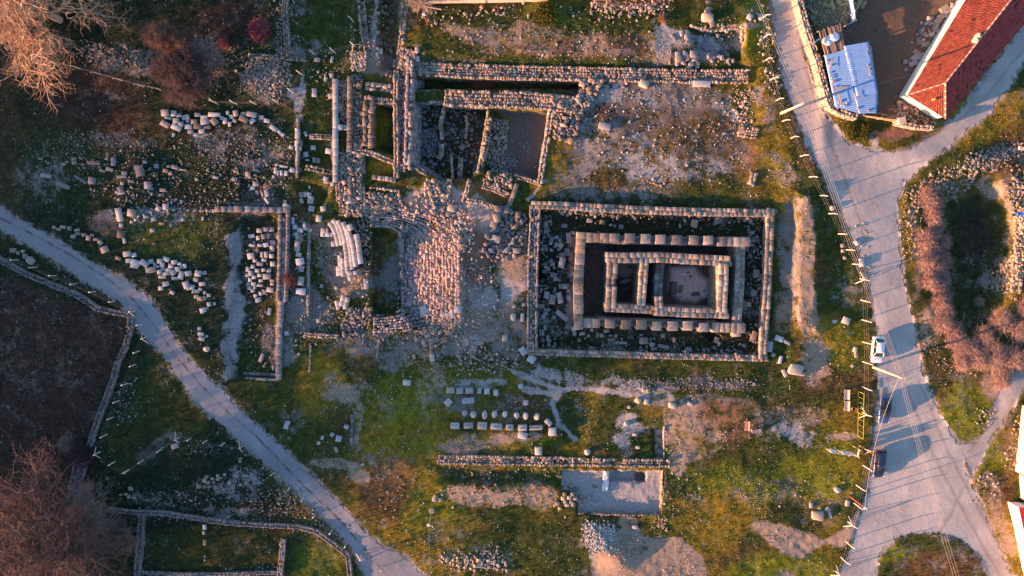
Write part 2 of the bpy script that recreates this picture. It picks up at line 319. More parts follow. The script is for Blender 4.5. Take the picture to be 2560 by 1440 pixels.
for a in [('D',.7,1200,88,90,22,12),('D',.65,1330,80,80,25),('Q',.55,1420,110,220,35),('Q',.5,1680,120,140,40),('W',.9,1660,108,22,40),('W',.85,1700,92,60,14),('W',.95,1772,120,22,30,-20),('D',.9,1850,95,14,30),('D',.85,1860,62,40,10),('W',.8,1645,80,20,14),
 ('S',.66,1640,330,240,130),('W',.62,1490,270,40,60,30),('W',.6,1510,300,50,24),('W',.7,1600,350,26,90,10),('R',.62,1450,410,60,40,-20),('D',.6,1420,440,60,24,-25),('R',.6,1560,300,60,30),('W',.6,1800,300,30,40),('Q',.55,1740,235,90,24),('M',.6,1480,480,120,20),('W',.6,1650,400,120,30,10),('D',.65,1500,360,40,40),('R',.5,1730,330,70,40),('D',.8,1900,240,20,30),('R',.6,1860,380,30,24),
 ('P',.95,1250,600,60,60),('P',.9,1180,540,60,50),('P',.85,1090,500,80,40),('P',.9,1290,690,40,50),('P',.9,1110,850,90,34),('P',.9,1240,820,50,50),('P',.95,1080,680,90,110),('P',.95,1190,720,50,60),('D',.85,1240,640,70,22,22),('D',.8,1190,690,40,60),('D',.9,1170,740,40,30),('W',1.0,1212,765,30,42,30),('W',1.0,1188,850,12,42,10),('W',.85,1268,750,18,34),('M',.6,1270,840,40,60),('R',.7,1195,640,30,50),('Q',.6,1290,600,24,70),('Q',.75,1150,800,50,24),
 ('M',.62,830,620,50,70),('D',.7,800,590,24,30),('M',.8,870,700,50,40),('D',.75,880,720,30,24),('M',.7,760,770,60,60),('M',.6,700,860,40,50),('M',.62,940,860,90,40),('M',.55,990,900,70,30),('D',.55,860,960,60,30),('D',.75,850,985,50,22),('D',.65,895,1060,16,60),('D',.7,845,1165,60,14),('D',.7,900,1195,30,20,30),
 ('W',.75,1030,690,30,90),('M',.62,985,700,22,60),('M',.8,1070,860,50,30),('M',.7,960,690,30,60,0,.5),('Q',.8,940,160,44,26),('D',.7,1170,1240,80,20),('D',.65,1330,1240,60,34),('D',.6,1260,1255,120,16),('Q',.65,1180,1110,90,20),('D',.7,1290,1095,60,16),('D',.55,1080,960,40,60),('W',.6,1200,960,60,14),('M',.6,1150,1010,50,30),
 ('W',.8,1570,1060,32,26),('W',.7,1560,1100,24,20),('D',.95,1668,1050,16,70),('D',.85,1640,1000,30,24,30),('M',.7,1780,1010,110,22),('R',.6,1850,1065,120,40),('Q',.62,1730,1110,60,40),('D',.7,1700,1040,40,30),('D',.8,1700,1160,20,24),('M',.6,1700,960,180,18),('W',.55,1480,960,160,20,8),
 ('M',.75,1970,640,26,150),('Q',.7,1960,800,30,30),('D',.85,2040,900,32,60,-8),('D',.6,1960,430,24,40,-20),('D',.5,1930,280,20,60),('M',.5,2110,740,40,40),('M',.7,2140,600,10,40),('D',.65,2225,340,40,14),('W',.8,2190,350,14,30),('R',.7,2240,330,40,16),
 ('D',.7,2470,880,70,40),('Q',.75,2500,960,50,50),('D',.6,2330,820,30,60),('Q',.7,2290,620,14,120),('D',.6,2480,470,40,30),('Q',.6,2540,520,30,60),('Q',.6,2490,1240,20,80,-20),('W',.6,2440,1230,20,60,-25),('D',.55,2510,1340,30,80,-25),
 ('D',.9,1620,1390,110,50),('W',.9,1520,1385,40,50),('W',.8,1580,1330,30,20),('D',.7,1570,1300,30,16),('Q',.6,2000,1040,90,20),('W',.65,1990,1085,60,24),('D',.8,2110,1095,40,10),('Q',.5,1900,1240,90,20),('S',.55,1960,1210,60,14),
 ('M',.6,320,150,110,36),('M',.7,650,210,50,50),('W',.5,560,345,100,26),('M',.5,600,380,120,30),('M',.45,280,350,120,24),('S',.7,260,560,40,30),('W',.55,400,540,90,16),('M',.6,640,520,90,20),('M',.6,760,120,60,16),('W',.7,750,260,10,60,8),('W',.6,737,225,20,14),('M',.5,100,450,70,80),
 ('S',.6,370,1140,70,16,-38),('M',.5,400,1240,90,20),('M',.6,580,1280,70,14),('W',.45,600,1210,60,40),('M',.5,430,1090,30,20),('S',.6,640,500,40,40),('M',.5,880,250,20,60)]: pd(*a)
pp('W', .78, [(562,592),(596,574),(606,640),(588,690),(612,740),(606,800),(598,850),(592,925),(566,958),(552,880),(566,790),(556,720),(580,660)], 22, 1, 2)
for a in [([(948,-60),(936,60),(932,100),(940,145)],12),([(1285,928),(1340,955),(1400,975),(1470,970),(1560,985),(1612,990)],11),([(1400,972),(1382,1010),(1396,1060),(1440,1100)],12),([(1310,975),(1390,985)],14),([(728,226),(752,225),(760,185)],6),([(1320,500),(1345,470),(1365,450)],8)]: pl('W', .9, a[0], a[1])
pp('U', .97, [(2128,-150),(2480,-150),(2420,0),(2262,238),(2300,262),(2240,300),(2195,285),(2172,104),(2110,112),(2100,30)], 6)
pp('U', .9, [(2020,-150),(2128,-150),(2120,70),(2052,90),(2020,20)], 6)
pp('D', .97, [(1870,1312),(1920,1300),(2000,1325),(2060,1350),(2110,1325),(2150,1270),(2140,1340),(2110,1370),(2060,1360),(2000,1395),(1950,1380)], 8)
pp('D', .9, [(1480,1600),(1488,1340),(1560,1325),(1640,1350),(1700,1345),(1762,1395),(1780,1600)], 14)
pp('D', .85, [(1992,500),(2024,490),(2036,560),(2040,640),(2028,690),(2046,760),(2044,820),(2010,845),(1990,800),(1996,700),(2002,600)], 8)
pp('W', .98, [(1403,1176),(1660,1176),(1650,1288),(1445,1284),(1440,1230),(1403,1225)], 4, 1, .3)
pp('S', .98, [(1586,1178),(1612,1178),(1612,1202),(1586,1202)], 3, 1, .2)
pp('W', .8, [(1636,1072),(1658,1072),(1658,1145),(1636,1145)], 4, 1, .3)
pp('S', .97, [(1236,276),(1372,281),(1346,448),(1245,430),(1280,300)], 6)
pp('S', .8, [(1463,606),(1842,613),(1836,814),(1460,800)], 6, 1, .2)  # trench floor: blocked sky light painted in as dark soil
pp('W', .95, [(1676,668),(1735,668),(1770,700),(1772,735),(1740,755),(1700,752),(1672,725)], 16)
cb = soft(sdf([(1676,668),(1735,668),(1770,700),(1772,735),(1740,755),(1700,752),(1672,725)], U + wu2, V + wv2), 20)[..., None]; dc = dc * (1 + .9 * cb)
pd('W', .8, 1567, 672, 12, 14)
pp('M', .75, [(1420,590),(1442,590),(1435,820),(1416,820)], 12)
n_ = fbm(U, V, 26, 4, 91); mk += (n_ - 0.5) * 0.75
n_ = fbm(U, V, 90, 3, 93); mk += np.clip(n_ - 0.52, 0, 1) * 0.9 * sstep(300, 700, U)
# verges: bare gravel creeping from the roads
mk = np.maximum(mk, soft(np.minimum(rd, td) + wu2 * 2 - 4, 44) * 0.95)
w = soft(np.minimum(rd, td), 40)[..., None]; dc = dc * (1 - w) + np.array((.40,.35,.33)) * w
cw = soft(sdf([(1395,230),(1500,205),(1880,210),(1870,480),(1360,490)], U + wu, V + wv), 50)[..., None]; gr = dc.mean(-1, keepdims=True) * np.array((1.0,.99,1.04)); dc = (dc * (1 - .8 * cw) + gr * .8 * cw) * (1 - .15 * cw)
gcn = 0.75 + 0.5 * fbm(U, V, 12, 2, 95); gc = gc * gcn[..., None]
mk = np.clip(mk - np.clip(fbm(U, V, 11, 3, 97) - .45, 0, 1) * .9, 0, 1)
def grid_mesh(name, X, Y, Z, cellmask=None, attrs=None):
    nr, nc = X.shape; idx = np.arange(nr * nc).reshape(nr, nc)
    q = np.stack([idx[:-1, :-1], idx[1:, :-1], idx[1:, 1:], idx[:-1, 1:]], -1).reshape(-1, 4)
    Vv = np.stack([X, Y, Z], -1).reshape(-1, 3)
    if cellmask is not None:
        q = q[cellmask.ravel()]; used = np.unique(q); re = np.full(nr * nc, -1); re[used] = np.arange(len(used)); q = re[q]; Vv = Vv[used]
    else: used = None
    me = raw_mesh(name, Vv, q, smooth=True)
    for k, a in (attrs or {}).items():
        if a.ndim == 3:
            A = me.color_attributes.new(k, 'FLOAT_COLOR', 'POINT'); a = a.reshape(-1, 3); a = a if used is None else a[used]
            c = np.ones((len(a), 4), np.float32); c[:, :3] = a; A.data.foreach_set("color", c.ravel())
        else:
            A = me.attributes.new(k, 'FLOAT', 'POINT'); a = a.ravel(); a = a if used is None else a[used]; A.data.foreach_set("value", a.astype(np.float32))
    return me
def ground_mat(name="ground_cover"):
    m = bpy.data.materials.new(name); m.use_nodes = True; N = m.node_tree.nodes; L = m.node_tree.links; b = N["Principled BSDF"]
    b.inputs["Roughness"].default_value = 0.95; b.inputs["Specular IOR Level"].default_value = 0.1
    g = N.new("ShaderNodeNewGeometry")
    def noise(sc, det=3, rg=0.6):
        n = N.new("ShaderNodeTexNoise"); n.inputs["Scale"].default_value = sc; n.inputs["Detail"].default_value = det; n.inputs["Roughness"].default_value = rg
        L.new(g.outputs["Position"], n.inputs["Vector"]); return n.outputs[0]
    def mapr(s, a, b_, c, d_):
        n = N.new("ShaderNodeMapRange"); n.inputs[1].default_value = a; n.inputs[2].default_value = b_; n.inputs[3].default_value = c; n.inputs[4].default_value = d_; L.new(s, n.inputs[0]); return n.outputs[0]
    def math_(op, a, b_):
        n = N.new("ShaderNodeMath"); n.operation = op
        for i, s in enumerate((a, b_)):
            if isinstance(s, (int, float)): n.inputs[i].default_value = s
            else: L.new(s, n.inputs[i])
        return n.outputs[0]
    def attr(nm, o="Color"):
        n = N.new("ShaderNodeAttribute"); n.attribute_name = nm; return n.outputs[o]
    def scale(c, s):
        n = N.new("ShaderNodeVectorMath"); n.operation = 'SCALE'; L.new(c, n.inputs[0]); L.new(s, n.inputs["Scale"]); return n.outputs[0]
    fine = noise(2.6, 5, 0.72)
    f = math_('ADD', attr("dirt", "Fac"), mapr(fine, 0.25, 0.75, -0.42, 0.42))
    f = mapr(f, 0.32, 0.68, 0, 1)
    gcol = scale(attr("gcol"), mapr(noise(1.1, 6, 0.75), 0.3, 0.7, 0.45, 1.6))
    dcol = scale(attr("dcol"), mapr(noise(3.0, 6, 0.75), 0.3, 0.7, 0.62, 1.25))
    mx = N.new("ShaderNodeMix"); mx.data_type = 'RGBA'; L.new(f, mx.inputs[0]); L.new(gcol, mx.inputs[6]); L.new(dcol, mx.inputs[7])
    L.new(mx.outputs[2], b.inputs["Base Color"])
    bp = N.new("ShaderNodeBump"); bp.inputs["Strength"].default_value = 0.9; bp.inputs["Distance"].default_value = 0.12
    L.new(noise(5.0, 6, 0.75), bp.inputs["Height"]); L.new(bp.outputs[0], b.inputs["Normal"])
    return m
GM = ground_mat()
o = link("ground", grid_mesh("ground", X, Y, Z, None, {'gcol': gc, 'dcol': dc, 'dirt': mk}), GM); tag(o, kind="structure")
gcc = gc[iv0:iv0 + len(cv), iu0:iu0 + len(cu)]; mkc = mk[iv0:iv0 + len(cv), iu0:iu0 + len(cu)]; dcc = dc[iv0:iv0 + len(cv), iu0:iu0 + len(cu)]
rdc = rd[iv0:iv0 + len(cv), iu0:iu0 + len(cu)]; tdc = td[iv0:iv0 + len(cv), iu0:iu0 + len(cu)]
# road and track: their own gravel sheets with ragged edges
def strip_dark(lines, U, V, wd):
    s = np.zeros(U.shape); wj = (fbm(U, V, 14, 2, 8) - .5) * 6
    for l in lines: s = np.maximum(s, soft(ldist(l, U + wj, V + wj) - wd / 2, wd))
    return s
def gravel_mat(name):
    m = bpy.data.materials.new(name); m.use_nodes = True; N = m.node_tree.nodes; L = m.node_tree.links; b = N["Principled BSDF"]
    b.inputs["Roughness"].default_value = 0.95; b.inputs["Specular IOR Level"].default_value = 0.15
    g = N.new("ShaderNodeNewGeometry"); at = N.new("ShaderNodeAttribute"); at.attribute_name = "gcol"
    n = N.new("ShaderNodeTexNoise"); n.inputs["Scale"].default_value = 4; n.inputs["Detail"].default_value = 7; n.inputs["Roughness"].default_value = 0.8; L.new(g.outputs["Position"], n.inputs["Vector"])
    r = N.new("ShaderNodeMapRange"); r.inputs[1].default_value = .3; r.inputs[2].default_value = .7; r.inputs[3].default_value = .72; r.inputs[4].default_value = 1.25; L.new(n.outputs[0], r.inputs[0])
    s = N.new("ShaderNodeVectorMath"); s.operation = 'SCALE'; L.new(at.outputs["Color"], s.inputs[0]); L.new(r.outputs[0], s.inputs["Scale"]); L.new(s.outputs[0], b.inputs["Base Color"])
    bp = N.new("ShaderNodeBump"); bp.inputs["Strength"].default_value = .7; bp.inputs["Distance"].default_value = .05; L.new(n.outputs[0], bp.inputs["Height"]); L.new(bp.outputs[0], b.inputs["Normal"])
    return m
RM = gravel_mat("road_gravel")
def sheet(name, polys, holes, box_, base, darkf, darkcol):
    u_ = np.arange(box_[0], box_[2], 1.9); v_ = np.arange(box_[1], box_[3], 1.9); U, V = np.meshgrid(u_, v_); wu2 = (fbm(U, V, 14, 2, 8) - 0.5) * 9; Z = hz(U, V)
    dist = road_mask(polys, U, V)
    for p in holes: dist = np.maximum(dist, -sdf(p, U, V))
    dark = darkf(U, V)
    edge = dist + (fbm(U, V, 14, 4, 101) - 0.5) * (26 if 'road' in name else 20) + wu2 * .5 + 2 + 3 * (NR.random(U.shape) - .5) * (1 if 'track' in name else .6)
    cell = (edge[:-1, :-1] < 0) & (edge[1:, 1:] < 0) & (edge[1:, :-1] < 0) & (edge[:-1, 1:] < 0)
    c = np.zeros(U.shape + (3,)); c[:] = base
    v_ = 0.72 + 0.56 * fbm(U, V, 60, 4, 111); c *= v_[..., None]
    dk = dark[..., None]; c = c * (1 - dk) + np.array(darkcol) * dk
    zz = Z + 0.035; x_, y_ = P(U, V, zz)
    o = link(name, grid_mesh(name, x_, y_, zz, cell, {'gcol': c}), RM); tag(o, kind="structure")
trf = lambda U, V: .8 * strip_dark([[(0,545),(90,590),(180,640),(260,690),(330,745),(390,820),(440,890),(500,960),(570,1030)],[(570,1030),(640,1090),(760,1215),(850,1300),(910,1370),(960,1430)]], U, V, 5) * (0.25 + 0.75 * sstep(.45, .62, fbm(U, V, 12, 3, 121)))
sheet("gravel_track", ROADS["track"], [], (-170,440,1180,1580), (.27,.265,.30), trf, (.05,.055,.04))
rr1 = lambda U, V: .5 * strip_dark([[(2560,120),(2470,235),(2390,310)],[(2540,90),(2440,230),(2350,330)]], U, V, 5)
rrf = lambda U, V: np.maximum(rr1(U, V), .5 * strip_dark([[(2262,960),(2330,1130),(2420,1300),(2500,1440)],[(2300,960),(2370,1130),(2450,1280),(2540,1440)],[(2500,1000),(2480,1060),(2420,1130)],[(2535,1000),(2500,1080)],[(2300,1430),(2420,1200)],[(2000,100),(2040,260),(2100,420),(2170,600)]], U, V, 7))
sheet("gravel_road", ROADS["road"], islands, (1880,-140,2730,1580), (.42,.39,.385), rrf, (.24,.19,.16))
# ---------------------------------------------------------------- stone generator
def cham(ch, jit, seed):
    r = np.random.RandomState(seed); c = 1 - ch; vs = []
    cor = [(-1,-1,-1),(1,-1,-1),(1,1,-1),(-1,1,-1),(-1,-1,1),(1,-1,1),(1,1,1),(-1,1,1)]
    for s in cor:
        j = r.uniform(-jit, jit, 3)
        for ax in range(3):
            p = np.array([s[0] * c, s[1] * c, s[2] * c], float); p[ax] = s[ax]; vs.append((p + j + r.uniform(-jit, jit, 3) * .35) * .5)
    I = lambda k, a: k * 3 + a
    q = []
    F = [((0,3,2,1),2),((4,5,6,7),2),((0,1,5,4),1),((2,3,7,6),1),((1,2,6,5),0),((3,0,4,7),0)]
    for f, a in F: q.append([I(k, a) for k in f])
    E = [(0,1,1,2),(1,2,0,2),(2,3,1,2),(3,0,0,2),(4,5,1,2),(5,6,0,2),(6,7,1,2),(7,4,0,2),(0,4,0,1),(1,5,0,1),(2,6,0,1),(3,7,0,1)]
    for k, l, a, b in E: q.append([I(k, a), I(l, a), I(l, b), I(k, b)])
    t = [[I(k, 0), I(k, 1), I(k, 2)] for k in range(8)]
    vs = np.array(vs)
    def fix(f):
        p = vs[f]; n = np.cross(p[1] - p[0], p[2] - p[0]); return f if np.dot(n, p.mean(0)) > 0 else f[::-1]
    return vs, np.array([fix(f) for f in q]), np.array([fix(f) for f in t])
TPL = {'cut': [cham(.035, .018, 100 + i) for i in range(10)], 'rub': [cham(.24, .15, 200 + i) for i in range(16)], 'rnd': [cham(.5, .1, 300 + i) for i in range(8)], 'mar': [cham(.07, .03, 400 + i) for i in range(8)]}
def peb(seed):
    r = np.random.RandomState(seed); v = np.array([(1,0,0),(0,1,0),(-1,0,0),(0,-1,0),(0,0,1),(0,0,-1)], float) * .5
    v = v + r.uniform(-.18, .18, v.shape)
    t = [[0,1,4],[1,2,4],[2,3,4],[3,0,4],[1,0,5],[2,1,5],[3,2,5],[0,3,5]]; return v, np.zeros((0, 4), int), np.array(t)
TPL['peb'] = [peb(i) for i in range(10)]
def stones_arrays(S, kind):
    """S: rows x,y,z,sx,sy,sz,rz,tilt,r,g,b"""
    S = np.asarray(S, float); T = TPL[kind]; K = len(T); pick = NR.randint(0, K, len(S)); Vs, Q, Tt, C = [], [], [], []; off = 0
    for k in range(K):
        s = S[pick == k]
        if not len(s): continue
        v, q, t = T[k]; n = len(s); m = len(v)
        p = v[None] * s[:, None, 3:6]
        ta = s[:, 7][:, None]; tb = (NR.uniform(0, 6.28, n))[:, None]
        p[..., 2] += (p[..., 0] * np.cos(tb) + p[..., 1] * np.sin(tb)) * ta
        c, sn = np.cos(s[:, 6])[:, None], np.sin(s[:, 6])[:, None]
        x = p[..., 0] * c - p[..., 1] * sn + s[:, 0][:, None]; y = p[..., 0] * sn + p[..., 1] * c + s[:, 1][:, None]; z = p[..., 2] + s[:, 2][:, None]
        Vs.append(np.stack([x, y, z], -1).reshape(-1, 3)); o_ = (np.arange(n) * m)[:, None, None] + off
        if len(q): Q.append((q[None] + o_).reshape(-1, 4))
        Tt.append((t[None] + o_).reshape(-1, 3)); C.append(np.repeat(s[:, 8:11], m, 0)); off += n * m
    return np.concatenate(Vs), (np.concatenate(Q) if Q else None), np.concatenate(Tt), np.concatenate(C)
def stones_mesh(name, groups, extra=None):
    """groups: list of (S, kind); extra: MB to join"""
    Vs, Qs, Ts, Cs, off = [], [], [], [], 0
    for S, kind in groups:
        if not len(S): continue
        v, q, t, c = stones_arrays(S, kind)
        Vs.append(v); Cs.append(c)
        if q is not None: Qs.append(q + off)
        Ts.append(t + off); off += len(v)
    if extra is not None and extra.v:
        v = np.array(extra.v); Vs.append(v); Cs.append(np.array(extra.c).reshape(-1, 3)); f4 = [f for f in extra.f if len(f) == 4]
        Qs.append(np.array(f4) + off); f3 = [f for f in extra.f if len(f) == 3]
        if f3: Ts.append(np.array(f3) + off)
        off += len(v)
    return raw_mesh(name, np.concatenate(Vs), np.concatenate(Qs) if Qs else None, np.concatenate(Ts), np.concatenate(Cs))
TINT = {'rose': ((.45,.345,.32), .14), 'mauve': ((.33,.275,.28), .14), 'straw': ((.30,.26,.17), .06), 'lime': ((.315,.255,.222), .15), 'grey': ((.25,.23,.24), .11), 'pale': ((.40,.39,.41), .08), 'brown': ((.24,.18,.145), .12), 'dark': ((.15,.12,.11), .08), 'mix': ((.27,.22,.20), .16), 'cream': ((.42,.335,.275), .12), 'dim': ((.20,.185,.195), .13)}
def tint(key, r=R):
    b, v = TINT[key]; k = 1 + r.uniform(-v, v) * 2.6; h = r.uniform(-.035, .05)
    return (b[0] * k + h * .7, b[1] * k, b[2] * k - h * .7)
def wall(name, label, cat, pts, w, h, dep=.35, s=.5, kind='rub', tk='mix', z0=None, jit=.12, group=None, gap=.01, mat=None, parent=None, ruin=.25, fill=None, batter=0.0):
    """masonry wall: two faces of larger stones with rubble between; pts and w in photo pixels"""
    r = random.Random(hash((round(pts[0][0]), round(pts[0][1]), round(w))) % 99999); S = []; F = []; mb = MB(); wm = w * PM
    dist = 0.0
    for (u0, v0), (u1, v1) in zip(pts[:-1], pts[1:]):
        zt = (z0 if z0 is not None else float(hz(u0, v0))) + h; zb = (z0 if z0 is not None else float(hz(u1, v1))) + h
        a = Vector([float(q) for q in P(u0, v0, zt)] + [zt]); b = Vector([float(q) for q in P(u1, v1, zb)] + [zb])
        dv = b - a; L = math.hypot(dv.x, dv.y); ang = math.atan2(dv.y, dv.x); dx, dy = dv.x / L, dv.y / L; nx, ny = -dy, dx
        nrow = max(1, round(wm / s)); rw = wm / nrow
        core = (.17, .135, .11)
        m_ = max(1, int(L / 1.5))
        for k in range(m_):
            t0 = (k + .5) / m_; z = a.z + dv.z * t0; mb.box((a.x + dv.x * t0, a.y + dv.y * t0, z - (.13 if kind != 'rub' else .19) - ruin * float(vnoise(a.x + dv.x * t0, a.y + dv.y * t0, 2.2, 5)) - (h + dep) / 2), (L / m_ * 1.01, wm * .84, h + dep), ang, core)
        for ri in range(nrow):
            off = (ri + .5) * rw - wm / 2; edge = ri in (0, nrow - 1); inner = fill is not None and not edge
            ss = s * (fill if inner else 1); t = -r.uniform(0, ss * .5)
            while t < L:
                ln = ss * (r.uniform(.5, 1.6) if kind == 'rub' else r.uniform(.7, 1.45)); tc = min(max(t + ln / 2, .05), L - .05); x = a.x + dx * tc + nx * off; y = a.y + dy * tc + ny * off
                z = a.z + dv.z * tc / L - ruin * float(vnoise(x, y, 2.2, 5)) - (.10 if inner else 0) + r.uniform(-jit, jit) * .5
                hh = .5 if edge else .42; o2 = r.uniform(-.14, .14) * rw * (kind == 'rub')
                if not (r.random() < (.14 if inner else (.07 if kind == 'rub' else 0))):
                    (F if inner else S).append((x + nx * o2, y + ny * o2, z - hh / 2 + .06, ln - gap, rw * (r.uniform(.62, 1.08) if kind == 'rub' else r.uniform(.9, 1.03)) - gap, hh, ang + r.uniform(-.22, .22) * (1 if kind == 'rub' else .1), r.uniform(0, .14) if kind == 'rub' else r.uniform(0, .03), *tint(tk, r)))
                if edge:
                    zz = z - hh - .18; dn = 0
                    while zz > a.z + dv.z * tc / L - h - dep:
                        dn += 1; sd = 1 if ri else -1
                        S.append((x + nx * (sd * batter * dn * .1), y + ny * (sd * batter * dn * .1), zz, ln - gap + r.uniform(-.05, .02), rw * r.uniform(.85, 1.05), .37, ang + r.uniform(-.05, .05), 0, *tint(tk, r))); zz -= .38
                t += ln
    me = stones_mesh(name, [(S, kind), (F, 'rub')], mb); o = link(name, me, mat or STONE, parent)
    if label: tag(o, label, cat, group)
    return o
def field(name, poly, n, smin, smax, kind='rub', tk='mix', dz=0.0, layer=.0, label=None, cat=None, mat=None, parent=None, kindtag=None, poisson=True, zrot=None, falloff=0, group=None):
    """loose or bedded stones filling a polygon"""
    us = [p[0] for p in poly]; vs = [p[1] for p in poly]; S = []; pts = []; r = random.Random(int(sum(us) + n)); tries = 0
    while len(S) < n and tries < n * 12:
        tries += 1; u = r.uniform(min(us), max(us)); v = r.uniform(min(vs), max(vs))
        if not inpoly(poly, u, v): continue
        sz = smin + (smax - smin) * r.random() ** (3.2 if kindtag else 1.8)
        if kindtag: u += r.gauss(0, 7); v += r.gauss(0, 7)
        if poisson:
            ok = True
            for (a, b, c) in pts[-900:]:
                if abs(a - u) < 40 and (a - u) ** 2 + (b - v) ** 2 < ((sz + c) * .40 / PM) ** 2: ok = False; break
            if not ok: continue
        pts.append((u, v, sz)); z = float(hz(u, v)) + dz + r.uniform(0, layer); x, y = P(u, v, z)
        S.append((float(x), float(y), z + sz * .12, sz * r.uniform(.85, 1.3), sz * r.uniform(.7, 1), sz * r.uniform(.45, .8), r.uniform(0, 3.14) if zrot is None else zrot + r.uniform(-.2, .2), r.uniform(0, .3), *tint(tk, r)))
    me = stones_mesh(name, [(S, kind)]); o = link(name, me, mat or STONE, parent)
    if label or kindtag: tag(o, label, cat, group, kindtag)
    return o
# ---------------------------------------------------------------- the temple
TZ = float(np.mean([hz(1450, 600), hz(1850, 830), hz(1450, 820), hz(1850, 600)]))
def T3(u, v, z): x, y = P(u, v, z); return Vector((float(x), float(y), z))
c_ = T3(1650, 705, TZ); temple = empty("temple_ruin", c_); tag(temple, "rectangular cut-stone temple foundation with a ring of square piers round a deep inner chamber", "temple ruin")
temple_off = c_
def child(o, par):
    o.parent = par; o.matrix_parent_inverse = Matrix.Translation(par.location).inverted() if par.type == 'EMPTY' else Matrix(); return o
ZS = TZ + 1.3
def aw(nm, pts, w, top, dep, s=1.15, tk='lime', par=temple, ruin=.12, kind='cut'):
    o = wall(nm, None, None, pts, w, top - TZ, dep, s, kind, tk, TZ, .05, None, .02, None, None, ruin); child(o, par); return o
aw("outer_foundation_wall", [(1454,582),(1450,650),(1446,720),(1447,819)], 24, TZ + 1.2, 3.0)
aw("outer_foundation_wall", [(1466,594),(1512,595)], 24, TZ + 1.2, 3.0)
aw("outer_foundation_wall", [(1512,599),(1795,605)], 22, TZ + .55, 3.0, .8, 'grey')
aw("outer_foundation_wall", [(1797,604),(1866,605)], 24, TZ + 1.6, 3.4)
aw("outer_foundation_wall", [(1852,616),(1850,700),(1846,760),(1843,795)], 24, TZ + 1.4, 3.4, 1.0)
aw("outer_foundation_wall", [(1787,819),(1855,821)], 25, TZ + 1.6, 3.4)
aw("outer_foundation_wall", [(1843,790),(1842,830)], 22, TZ + 1.35, 3.0)
aw("outer_foundation_wall", [(1459,808),(1500,809)], 23, TZ + 1.1, 3.0)
aw("outer_foundation_wall", [(1500,804),(1787,812)], 22, TZ + .5, 3.0, .8, 'grey')
for (u, v) in [(1537,595),(1575.5,596),(1615,597),(1652,599),(1693,600),(1735,601),(1771,601),(1526,810),(1566,811.5),(1604,812.5),(1643,815),(1683,815.5),(1720,815.5),(1760,819)]:
    zt = TZ + 1.75 + R.uniform(-.1, .12); q = T3(u, v, zt); w_ = 25.5 * PM * .93
    S = []; zz = zt
    while zz > TZ + .3:
        hh = .62; k = 1 + R.uniform(-.03, .05); S.append((q.x + R.uniform(-.03, .03), q.y + R.uniform(-.03, .03), zz - hh / 2, w_ * k, w_ * k * .95, hh, R.uniform(-.04, .04), .02, *tint('lime'))); zz -= hh + .005
    o = link("pier", stones_mesh("pier", [(S, 'cut')]), STONE); child(o, temple)
CT_ = TZ + 1.9
aw("chamber_wall", [(1519,644),(1565,645),(1650,644),(1740,649),(1823,653)], 26, CT_, 4.6, .8, 'lime', temple, .1)
aw("chamber_wall", [(1533,657),(1531,690)], 25, CT_, 4.6, .8)
aw("chamber_wall", [(1529,690),(1527,718)], 23, CT_ - .6, 4.0, .8, 'dim')
aw("chamber_wall", [(1530,718),(1528,768)], 25, CT_, 4.6, .8)
aw("chamber_wall", [(1517,770),(1600,773),(1640,776)], 21, CT_ - .05, 4.6, .8)
aw("chamber_wall", [(1640,778),(1720,782),(1816,785)], 24, CT_, 4.6, .8)
aw("chamber_wall", [(1810,662),(1808,720),(1805,775)], 25, CT_ + .15, 4.7, .8, 'cream')
aw("dividing_wall", [(1612,656),(1608,700),(1604,757)], 21, CT_, 4.6, .8, 'cream')
aw("dividing_wall", [(1651,660),(1646,700),(1646,745)], 22, CT_ - 1.1, 3.6, .8, 'dim')
aw("dividing_wall", [(1647,745),(1650,786)], 20, CT_ + .05, 3.6, .8)
# precinct wall round it
PW = []
wall("precinct_wall", "long north side of the rubble wall round the temple court", "wall", [(1330,512),(1400,514),(1500,520),(1600,525),(1760,530),(1938,533)], 20, 1.05, .9, .72, 'cut', 'lime', TZ + .3, .1)
wall("precinct_wall", "broad west side of the temple court wall with sunlit outer edge", "wall", [(1339,514),(1335,600),(1332,700),(1331,800),(1330,885)], 28, .85, .9, .5, 'rub', 'grey', TZ + .25, .12, fill=.8)
wall("precinct_wall", "south side of the temple court wall above a bare earth strip", "wall", [(1322,881),(1420,884),(1520,886),(1640,890),(1760,893),(1917,897)], 16, .9, 1.1, .62, 'cut', 'lime', TZ + .25, .1)
wall("precinct_wall", "east side of the temple court wall nearest the road", "wall", [(1928,524),(1924,620),(1920,720),(1914,800),(1908,895)], 20, 1.1, .9, .72, 'cut', 'lime', TZ + .25, .1)
for i, (poly, n) in enumerate([([(1350,540),(1372,540),(1368,870),(1348,870)], 150), ([(1400,518),(1920,536),(1915,552),(1400,535)], 260), ([(1870,560),(1905,560),(1900,880),(1880,880)], 130), ([(1340,868),(1900,875),(1895,888),(1340,882)], 200)]):
    field("fallen_stones", poly, n, .2, .65, 'rub', 'dim', .0, .25, kindtag="stuff")
